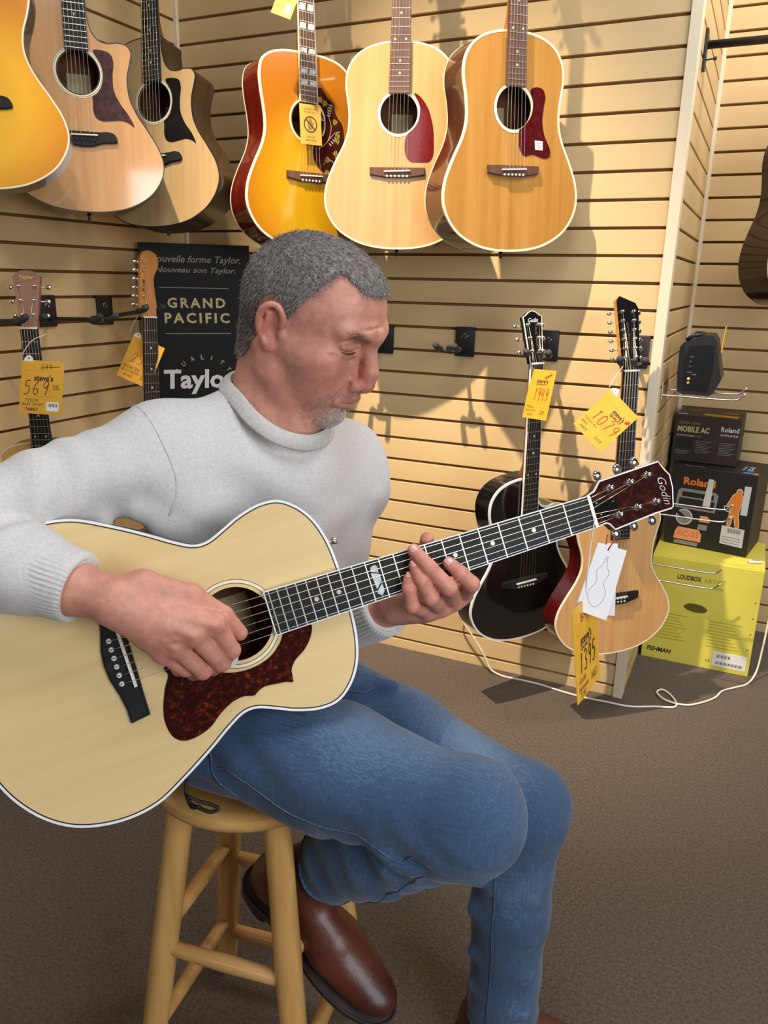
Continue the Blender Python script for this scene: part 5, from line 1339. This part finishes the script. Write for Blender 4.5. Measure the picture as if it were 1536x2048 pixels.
strands('goatee_hairs', P, N, np.tile(np.array([.1, 0, -1.0])@HM.T, (len(P), 1)), .0042, .00018, hairmat('goatee_strand', srgb(170, 150, 138), srgb(236, 230, 224)), man, .6, .4, 4)
wm = np.clip(blob((.100, 0, -.052), (.014, .024, .0055))+blob((.075, -.032, -.085), (.03, .02, .03))*.5, 0, 1)*head
P, N, PL = seeds(np.where(wm > .2, wm, 0), 900)
strands('stubble_hairs', P, N, np.tile(np.array([.1, 0, -1.0])@HM.T, (len(P), 1)), .0028, .00014, hairmat('stubble_strand', srgb(110, 84, 70), srgb(190, 170, 158)), man, .6, .4, 5)
# lashes of the lowered lid
for sg in (-1, 1):
    mb = MB(); mb.tube([hp((.0905, sg*.021, .0088)), hp((.0908, sg*.028, .0078)), hp((.0885, sg*.038, .0078)), hp((.0840, sg*.047, .0096))], [.0006, .0010, .0010, .0005], 6); mb.build('eyelashes', mat('lash', srgb(58, 38, 30), .7), man, smooth=True)
# finger nails
M_nail = mat('nail', srgb(224, 160, 148), .3, coat=.3)
def nail(a, b, out, w, l):
    d = (b-a)/np.linalg.norm(b-a); out = np.array(out)-d*np.dot(out, d); out /= np.linalg.norm(out); sd = np.cross(d, out)
    n = 7; vs = []; fs = []; c = b+d*.001
    for i in range(n):
        u = -1+2*i/(n-1)
        for k in range(n):
            v = -1+2*k/(n-1)
            vs.append(c+d*(u*l/2*(1-.12*v*v))+sd*(v*w/2)+out*(.0088*math.sqrt(max(0, 1-(v*w/2/.0098)**2))+.0003-.0012*(max(0, u))**2))
    for i in range(n-1):
        for k in range(n-1): fs.append((i*n+k, i*n+k+1, (i+1)*n+k+1, (i+1)*n+k))
    mobj('fingernail', vs, fs, M_nail, man, smooth=True)
for f in FINGERS: nail(HAND['left'][f][2], HAND['left'][f][3], GN+A3(-.1, 0, .2), .0098 if f != 'pinky' else .0085, .0105)

# ------------------------------------------------------------------ clothes
def fabric(name, c1, c2, nscale, bump, bscale, stretch=(1, 1, 1), rough=.9, sheen=.3, wave=None, wdir='Z', wstr=.3):
    m = mat(name, c1, rough, spec=.15, col2=c2, nscale=nscale, stretch=stretch, detail=6, bump=bump, bscale=bscale, sheen=sheen)
    if wave:
        nt = m.node_tree; N = nt.nodes; Lk = nt.links; b = N['Principled BSDF']
        tc = N.new('ShaderNodeTexCoord'); w = N.new('ShaderNodeTexWave'); w.bands_direction = wdir; w.inputs['Scale'].default_value = wave; w.inputs['Distortion'].default_value = .6
        Lk.new(tc.outputs['Object'], w.inputs['Vector'])
        bp = N.new('ShaderNodeBump'); bp.inputs['Strength'].default_value = wstr; bp.inputs['Distance'].default_value = .002
        Lk.new(w.outputs['Fac'], bp.inputs['Height'])
        old = b.inputs['Normal'].links[0].from_socket if b.inputs['Normal'].links else None
        if old: Lk.new(old, bp.inputs['Normal'])
        Lk.new(bp.outputs[0], b.inputs['Normal'])
    return m
M_knit = fabric('heather_grey_knit', srgb(214, 208, 205), srgb(201, 195, 193), 240, .35, 900, (1, 1, 1.6))
M_rib = fabric('ribbed_knit', srgb(206, 201, 195), srgb(194, 188, 182), 200, .2, 700)

sw = Shape()
ft = frame(-30, 10); fb_ = frame(-14, 0)
sw.ell((1.318, -1.514, 1.000), (.116, .165, .145), ft, .02)
sw.ell((1.366, -1.515, 1.082), (.086, .094, .058), frame(-12, 28), .03)
sw.ell((1.325, -1.540, .850), (.128, .165, .160), fb_, .05)
sw.ell((1.322, -1.565, .745), (.128, .170, .085), frame(-4), .04)
NB2 = A3(1.325, -1.512, 1.115)
for sd in ('right', 'left'):
    sw.cap(NB2, SHOULDER[sd], .056, .060, .045)
    sw.cap(A3(1.330, -1.512, 1.060), SHOULDER[sd]+A3(.03, 0, -.05), .060, .050, .05)
r0, r1 = SHOULDER['right'], ELBOW['right']; cw = HAND['right']['wrist']
sw.cap(r0, r1, .066, .054, .035)
CUF = r1*.20+cw*.80
sw.cap(r1, r1*.5+cw*.5, .056, .049, .02); sw.cap(r1*.5+cw*.5, CUF, .049, .0405, .02)
l0, l1 = SHOULDER['left'], ELBOW['left']; lw = HAND['left']['wrist']
sw.cap(l0, l0*.5+l1*.5, .064, .058, .03); sw.cap(l0*.5+l1*.5, l1, .058, .050, .03)
CUL = l1*.12+lw*.88
sw.cap(l1, CUL, .050, .040, .02)
# folds: armpit, elbow and chest
def fold(a, b, r, k=.02): sw.cap(a, b, r, r*.6, k)
fold(A3(1.262, -1.690, 1.030), A3(1.345, -1.620, .965), .016); fold(A3(1.275, -1.670, 1.00), A3(1.365, -1.585, .925), .014)
fold(A3(1.205, -1.745, 1.075), A3(1.235, -1.735, 1.015), .014); fold(A3(1.160, -1.815, 1.055), A3(1.185, -1.800, .995), .014)
fold(A3(1.150, -1.880, 1.050), A3(1.165, -1.890, .99), .012); fold(A3(1.455, -1.400, 1.00), A3(1.435, -1.450, .90), .012)
def cut(Sx, c, axis, hv=(.06, .09, .09), k=.003):
    a = np.array(axis)/np.linalg.norm(axis); t = np.cross(a, (0, 0, 1)); t /= np.linalg.norm(t)
    Sx.box(np.array(c)+a*hv[0], hv, .001, np.array([a, t, np.cross(a, t)]).T, k, 's')
cut(sw, CUF, cw-r1); cut(sw, CUL, lw-l1)
# the guitar's body presses into the knitwear
GA_ = np.array(HERO.to_3x3()); GP = np.array(HERO.translation)
def gl(s, t, n): return GP+GA_@A3(s, t, n)
sw.box(gl(.06, -.03, -.060), (.215, .13, .051), .02, GA_, .006, 's'); sw.box(gl(-.08, -.02, -.060), (.115, .165, .051), .03, GA_, .006, 's')
SV, SF = sw.mesh(.0036)
SN = vnormals(SV, SF)
axis = (r1-r0)/np.linalg.norm(r1-r0); al = (SV-r0)@axis
near = np.exp(-((np.linalg.norm((SV-r0)-al[:, None]*axis, axis=1)-.06)/.05)**2)*sstep(.02, .10, al)
ripple = np.sin(al*105+wob(SV, 8, 22)*2.2)*np.clip(.5+.5*wob(SV, 9, 18), 0, 1)
dsp = wob(SV, 4, 26)*.0030+wob(SV, 5, 60)*.0012+near*ripple*.0052
fa = (cw-r1)/np.linalg.norm(cw-r1); bl_ = (SV-r1)@fa; nf_ = np.exp(-((np.linalg.norm((SV-r1)-bl_[:, None]*fa, axis=1)-.05)/.04)**2)*sstep(-.02, .02, bl_)*sstep(.16, .08, bl_)
dsp += nf_*np.sin(bl_*120+wob(SV, 12, 24)*2.4)*.0044
dg_ = (SV-A3(1.29, -1.60, 1.02))@A3(.45, .35, .82); cm = np.exp(-(((SV-A3(1.36, -1.58, .97))/.10)**2).sum(1))
dsp += cm*np.sin(dg_*85+wob(SV, 13, 18)*2.0)*.0048
SV = SV+SN*dsp[:, None]
sweater = np_mesh('sweater', SV, SF, M_knit, man)
from mathutils.bvhtree import BVHTree
bvh_sw = BVHTree.FromPolygons([tuple(v) for v in SV], [tuple(f) for f in SF.tolist()])

def ribbed_cuff(a, b, ra, rb, n=46, name='cuff', amp=.0012):
    ax = (b-a)/np.linalg.norm(b-a); t = np.cross(ax, (0, 0, 1)); t /= np.linalg.norm(t); u = np.cross(ax, t)
    vs = []; fs = []; K = n*4; st = [(-.006, .93), (0.0, .985), (.10, 1.0), (.5, 1.0), (.9, .99), (1.0, .97), (1.0, .90), (.93, .84)]
    for z, q in st:
        for k in range(K):
            th = 2*math.pi*k/K; r = (ra+(rb-ra)*max(z, 0))*q+amp*math.sin(n*th)*(1 if 0 <= z < .95 else .3)
            vs.append(a+(b-a)*z+(t*math.cos(th)+u*math.sin(th))*r)
    for i in range(len(st)-1):
        for k in range(K): fs.append((i*K+k, i*K+(k+1) % K, (i+1)*K+(k+1) % K, (i+1)*K+k))
    return mobj(name, vs, fs, M_rib, man, smooth=True)
fd = (cw-r1)/np.linalg.norm(cw-r1); ribbed_cuff(CUF-fd*.066, CUF+fd*.004, .0445, .0405)
fd = (lw-l1)/np.linalg.norm(lw-l1); ribbed_cuff(CUL-fd*.055, CUL+fd*.004, .0435, .0400)
# collar
ring = [A3(1.440, -1.562, 1.116), A3(1.416, -1.592, 1.127), A3(1.382, -1.597, 1.146), A3(1.344, -1.581, 1.167), A3(1.300, -1.550, 1.183), A3(1.278, -1.505, 1.190), A3(1.290, -1.462, 1.186), A3(1.332, -1.434, 1.170), A3(1.380, -1.432, 1.146), A3(1.420, -1.456, 1.128), A3(1.442, -1.508, 1.117)]
RG = [np.array(p) for p in catmull([tuple(p) for p in ring], 16)]
cen_ = np.mean(RG, 0); vs = []; fs = []; K = len(RG); prof = [(-.006, -.013), (.0005, -.013), (.0030, -.009), (.0034, 0), (.0026, .006), (.0, .0085), (-.004, .006), (-.006, .0)]
for i, p in enumerate(RG):
    t = RG[(i+1) % K]-RG[i-1]; t /= np.linalg.norm(t); o = p-cen_; o -= t*(o@t); o /= np.linalg.norm(o); up = np.cross(t, o); up = up if up[2] > 0 else -up
    o = (o*.9+A3(0, 0, -.1)); 
    for a, b in prof: vs.append(p+o*(a-.50*b+.0007*math.sin(i*2*math.pi/3.0)*(a > 0))+up*b*.9)
n_ = len(prof)
for i in range(K):
    for k in range(n_): fs.append((i*n_+k, i*n_+(k+1) % n_, ((i+1) % K)*n_+(k+1) % n_, ((i+1) % K)*n_+k))
mobj('collar', vs, fs, M_rib, man, smooth=True)
# shoulder seam of the strumming arm
sv = []
for k in range(22):
    th = 2*math.pi*k/22; ax = axis; t = np.cross(ax, (0, 0, 1)); t /= np.linalg.norm(t); u = np.cross(ax, t)
    q = bvh_sw.find_nearest(tuple(r0+ax*.012+(t*math.cos(th)+u*math.sin(th))*.075))
    sv.append(q[0]+q[1]*.0003)
mb = MB(); mb.tube(sv, .0014, 6, closed=True); mb.build('sleeve_seam', M_rib, man, smooth=True)

# --- jeans
def denim():
    m = mat('blue_denim', srgb(70, 98, 136), .85, spec=.2, sheen=.2)
    nt = m.node_tree; N = nt.nodes; Lk = nt.links; b = N['Principled BSDF']; tc = N.new('ShaderNodeTexCoord')
    at = N.new('ShaderNodeAttribute'); at.attribute_name = 'fade'
    mp = N.new('ShaderNodeMapping'); mp.inputs['Scale'].default_value = (40, 380, 380); Lk.new(tc.outputs['Object'], mp.inputs[0])
    n1 = N.new('ShaderNodeTexNoise'); n1.inputs['Scale'].default_value = 1.0; n1.inputs['Detail'].default_value = 5; Lk.new(mp.outputs[0], n1.inputs['Vector'])
    mp2 = N.new('ShaderNodeMapping'); mp2.inputs['Scale'].default_value = (420, 420, 30); Lk.new(tc.outputs['Object'], mp2.inputs[0])
    n2 = N.new('ShaderNodeTexNoise'); n2.inputs['Scale'].default_value = 1.0; n2.inputs['Detail'].default_value = 4; Lk.new(mp2.outputs[0], n2.inputs['Vector'])
    ad = N.new('ShaderNodeMath'); ad.operation = 'ADD'; Lk.new(n1.outputs['Fac'], ad.inputs[0]); Lk.new(n2.outputs['Fac'], ad.inputs[1])
    m1 = N.new('ShaderNodeMath'); m1.operation = 'MULTIPLY_ADD'; m1.inputs[1].default_value = .45; m1.inputs[2].default_value = -.45; Lk.new(ad.outputs[0], m1.inputs[0])
    a2 = N.new('ShaderNodeMath'); a2.operation = 'ADD'; Lk.new(m1.outputs[0], a2.inputs[0]); Lk.new(at.outputs['Fac'], a2.inputs[1])
    cr = N.new('ShaderNodeValToRGB'); e = cr.color_ramp.elements; e[0].position = 0; e[0].color = (*srgb(34, 46, 66), 1); e[1].position = 1; e[1].color = (*srgb(116, 138, 162), 1); x = e.new(.5); x.color = (*srgb(62, 84, 114), 1)
    Lk.new(a2.outputs[0], cr.inputs[0]); Lk.new(cr.outputs[0], b.inputs['Base Color'])
    bp = N.new('ShaderNodeBump'); bp.inputs['Strength'].default_value = .35; bp.inputs['Distance'].default_value = .0012; Lk.new(ad.outputs[0], bp.inputs['Height']); Lk.new(bp.outputs[0], b.inputs['Normal'])
    return m
M_denim = denim()
M_seam = mat('denim_seam', srgb(48, 66, 94), .85, col2=srgb(84, 104, 130), nscale=300)
je = Shape()
je.ell((1.318, -1.570, .700), (.130, .168, .095), frame(-3), .02)
hr, kr, ar_ = HIP['right'], KNEE['right'], ANKLE['right']; hl, kl, an = HIP['left'], KNEE['left'], ANKLE['left']
je.cap(hr+A3(0, .005, .002), hr*.5+kr*.5+A3(0, 0, .002), .093, .086, .03); je.cap(hr*.5+kr*.5+A3(0, 0, .002), kr, .086, .070, .03)
je.ell(kr+A3(.004, 0, .002), (.070, .070, .072), None, .02)
HEMR = kr*.12+ar_*.88
je.cap(kr, kr*.45+ar_*.55, .066, .066, .028); je.cap(kr*.45+ar_*.55, HEMR, .066, .058, .02)
je.cap(hl, hl*.5+kl*.5, .090, .082, .03); je.cap(hl*.5+kl*.5, kl, .082, .068, .03); je.ell(kl+A3(.004, 0, 0), (.068, .066, .070), None, .02)
HEML = A3(an[0]+.002, an[1], .092)
je.cap(kl, kl*.5+an*.5, .066, .062, .03); je.cap(kl*.5+an*.5, HEML, .062, .062, .02)
def jf(a, b, r, k=.02, r2=None): je.cap(a, b, r, r2 or r*.5, k)
# folds behind the bent knee, at the lap and down the straight leg
jf(kr+A3(-.02, -.055, -.045), kr+A3(.035, -.045, -.055), .008, .014); jf(kr+A3(-.12, -.060, -.030), kr+A3(-.05, -.062, -.050), .010, .018)
jf(A3(1.43, -1.60, .775), A3(1.50, -1.50, .730), .014, .025); jf(A3(1.45, -1.55, .775), A3(1.53, -1.455, .715), .012, .025)
for z, a in ((.40, .2), (.33, -.4), (.24, .5), (.17, -.2)): jf(A3(an[0]-.045, an[1]-.045, z), A3(an[0]+.05, an[1]-.045, z-.02+.02*a), .007, .02)
cut(je, HEMR, ar_-kr, (.08, .10, .10)); cut(je, HEML, (0.0001, 0, -1), (.08, .10, .10))
JV, JF = je.mesh(.0036)
JN = vnormals(JV, JF)
ax = (kr-hr)/np.linalg.norm(kr-hr); tl = (JV-hr)@ax/np.linalg.norm(kr-hr)
ds = wob(JV, 21, 30)*.0018+wob(JV, 22, 75)*.0008
sh_ = (ar_-kr)/np.linalg.norm(ar_-kr); sl_ = (JV-kr)@sh_; ns_ = np.exp(-((np.linalg.norm((JV-kr)-sl_[:, None]*sh_, axis=1)-.06)/.04)**2)*sstep(.03, .08, sl_)
ds += ns_*np.sin(sl_*110+wob(JV, 23, 26)*2.5)*.0022
low = np.exp(-(((JV[:, :2]-an[:2])/.09)**2).sum(1))*(JV[:, 2] < .48)
ds += low*np.sin(JV[:, 2]*75+wob(JV, 24, 22)*2.5)*.0014*(.4+.6*sstep(.45, .10, JV[:, 2]))
lap = np.exp(-(((JV-A3(1.42, -1.58, .76))/A3(.09, .12, .09))**2).sum(1)); ds += lap*np.sin((JV@A3(1, .9, .3))*75+wob(JV, 25, 20)*2)*.0055
kb = np.exp(-(((JV-(kr+A3(-.10, -.045, -.045)))/A3(.10, .06, .05))**2).sum(1)); ds += kb*np.sin((JV@A3(.9, .1, 1.2))*95+wob(JV, 28, 22)*2.2)*.0045
hpz = np.exp(-(((JV-A3(1.40, -1.70, .70))/A3(.09, .08, .07))**2).sum(1)); ds += hpz*np.sin((JV@A3(.5, 0, 1.0))*85+wob(JV, 29, 20)*2)*.0035
JV = JV+JN*ds[:, None]
jeans = np_mesh('jeans', JV, JF, M_denim, man)
# worn fade of the cloth: top of thighs and knees paler; darker band at seat height
fade = .44+.07*wob(JV, 26, 20)+.04*wob(JV*A3(.3, 1, 1), 27, 90)
for P0, P1, r in ((hr, kr, .09), (hl, kl, .09)):
    q = P0*.25+P1*.75+A3(0, -.01, .08); fade += .26*np.exp(-(((JV-q)/A3(.16, .075, .06))**2).sum(1))
fade += .16*np.exp(-(((JV-(kl+A3(.05, -.02, -.03)))/.07)**2).sum(1))+.12*np.exp(-(((JV-A3(an[0]+.05, an[1]-.03, .30))/A3(.05, .05, .15))**2).sum(1))
fade -= .16*sstep(.09, .02, np.abs(JV[:, 2]-.62))*(JV[:, 0] < 1.62)*.8
fade += .10*np.clip(ns_*np.sin(sl_*110+wob(JV, 23, 26)*2.5), 0, 1)
fa_ = jeans.data.attributes.new('fade', 'FLOAT', 'POINT'); fa_.data.foreach_set('value', fade.astype(np.float32))
bvh_j = BVHTree.FromPolygons([tuple(v) for v in JV], [tuple(f) for f in JF.tolist()])
def seam(pts, r=.0012, name='seam'):
    P = []
    for p in catmull([tuple(q) for q in pts], 8, closed=False):
        h = bvh_j.find_nearest(tuple(p)); P.append(h[0]+h[1]*.0002)
    mb = MB(); mb.tube(P, r, 6); mb.build(name, M_seam, man, smooth=True)
seam([hr+A3(-.02, -.10, .02), hr+A3(.10, -.10, -.005), hr*.5+kr*.5+A3(0, -.10, -.02), kr+A3(-.08, -.09, -.030), kr+A3(-.02, -.08, -.038)])
seam([kr+A3(-.03, -.07, -.06), kr*.7+ar_*.3+A3(.01, -.07, -.05), kr*.4+ar_*.6+A3(.03, -.06, -.06), HEMR+A3(.05, -.04, -.05)])
seam([kl+A3(-.03, -.08, -.04), A3(an[0]-.012, an[1]-.08, .42), A3(an[0]-.010, an[1]-.08, .25), A3(an[0]-.012, an[1]-.08, .10)])
seam([A3(1.40, -1.70, .80), A3(1.385, -1.735, .74), A3(1.40, -1.745, .68), A3(1.425, -1.74, .65)], .0014, 'pocket_seam')
def hem(c, axis, r, rr=.0032):
    a = np.array(axis)/np.linalg.norm(axis); t = np.cross(a, (.3, .9, .1)); t /= np.linalg.norm(t); u = np.cross(a, t); P = []
    for k in range(40):
        th = 2*math.pi*k/40; h = bvh_j.find_nearest(tuple(c+(t*math.cos(th)+u*math.sin(th))*r)); P.append(h[0])
    mb = MB(); mb.tube(P, rr, 8, closed=True); mb.build('hem', M_seam, man, smooth=True)
hem(HEMR-(ar_-kr)/np.linalg.norm(ar_-kr)*.005, ar_-kr, .066); hem(HEML+A3(0, 0, .005), (0, 0, 1), .07)

# --- boots
M_leather = mat('brown_leather', srgb(96, 44, 30), .42, coat=.08, col2=srgb(64, 26, 18), nscale=14, bump=.25, bscale=140)
M_sole = mat('boot_sole', srgb(58, 44, 38), .7, col2=srgb(44, 32, 28), nscale=40)
def boot(side, upv, lat_w=1.0):
    heel, toe, ank, kn = HEEL[side], TOE[side], ANKLE[side], KNEE[side]
    d = (toe-heel)/np.linalg.norm(toe-heel); up = np.array(upv, float); up -= d*(up@d); up /= np.linalg.norm(up); la = np.cross(up, d)
    M = np.array([d, la, up]).T; Ln = np.linalg.norm(toe-heel)
    q = lambda x, y, z: heel+d*x+la*y+up*z
    B = Shape()
    B.ell(q(.005, 0, .004), (.042, .036, .050), M, .02)
    B.cap(q(.02, 0, .045), ank+(kn-ank)*.10, .040, .042, .03); B.cap(ank+(kn-ank)*.10, ank+(kn-ank)*.34, .042, .048, .02)
    B.cap(q(.03, 0, .04), q(.13, 0, .010), .040, .036, .03)
    B.ell(q(Ln-.085, .002, -.004), (.062, .047*lat_w, .034), M, .03)
    B.ell(q(Ln-.022, 0, -.012), (.056, .037, .025), M, .03)
    B.box(q(Ln/2, 0, -.086), (.25, .12, .05), .002, M, .006, 's')
    BV, BF = B.mesh(.0034)
    up_ = np_mesh('boot', BV, BF, M_leather, man)
    out = [(-.040, .0), (-.034, .022), (-.015, .034), (.03, .034), (.08, .032), (Ln-.11, .044), (Ln-.06, .050), (Ln-.01, .042), (Ln+.025, .022), (Ln+.036, 0), (Ln+.025, -.022), (Ln-.01, -.040), (Ln-.06, -.047), (Ln-.11, -.043), (.08, -.032), (.03, -.034), (-.015, -.034), (-.034, -.022)]
    m4 = Matrix([list(M[0])+[heel[0]], list(M[1])+[heel[1]], list(M[2])+[heel[2]], [0, 0, 0, 1]])
    mb = MB(); mb.prism(offset(catmull(out, 4), .004), -.047, -.0355, m=m4); o = mb.build('sole', M_sole, man)
    mb = MB(); mb.prism(catmull([(-.040, 0), (-.034, .024), (-.01, .034), (.030, .034), (.034, 0), (.030, -.034), (-.01, -.034), (-.034, -.024)], 4), -.068, -.047, m=m4); mb.build('heel_block', M_sole, man)
    P = [heel+M@A3(a, b, -.0345) for a, b in offset(catmull(out, 4), .0035)]
    mb = MB(); mb.tube(P, .0022, 6, closed=True); mb.build('welt', M_sole, man, smooth=True)
boot('right', A3(.45, -.25, .75))
boot('left', A3(0, 0, 1))

# --- small things on and around him
pk_ = MB(); pk_.prism(catmull([(0, .013), (-.011, .008), (-.008, -.004), (0, -.014), (.008, -.004), (.011, .008)], 4), -.0004, .0004)
pick = pk_.build('guitar_pick', M_white); pick.matrix_world = frame_mw((1.4345, -1.7425, .8690), (.75, .61, .25), (.10, -.30, .95)); tag(pick, 'small white guitar pick between the fingers over the soundhole', 'pick')
cd = MB(); cpts = [(1.352, -1.742, .668), (1.356, -1.750, .652), (1.366, -1.754, .642), (1.380, -1.752, .637), (1.396, -1.748, .634), (1.404, -1.742, .638), (1.394, -1.744, .642), (1.378, -1.752, .648), (1.364, -1.757, .654), (1.360, -1.752, .646), (1.372, -1.758, .640), (1.384, -1.756, .644)]
cd.tube(catmull(cpts, 5, closed=False), .0026, 8); co_ = cd.build('cord_loop', mat('black_cord', (.012, .012, .013), .6), None, smooth=True); tag(co_, 'small black looped cord hanging at the seated man\'s hip', 'cord')
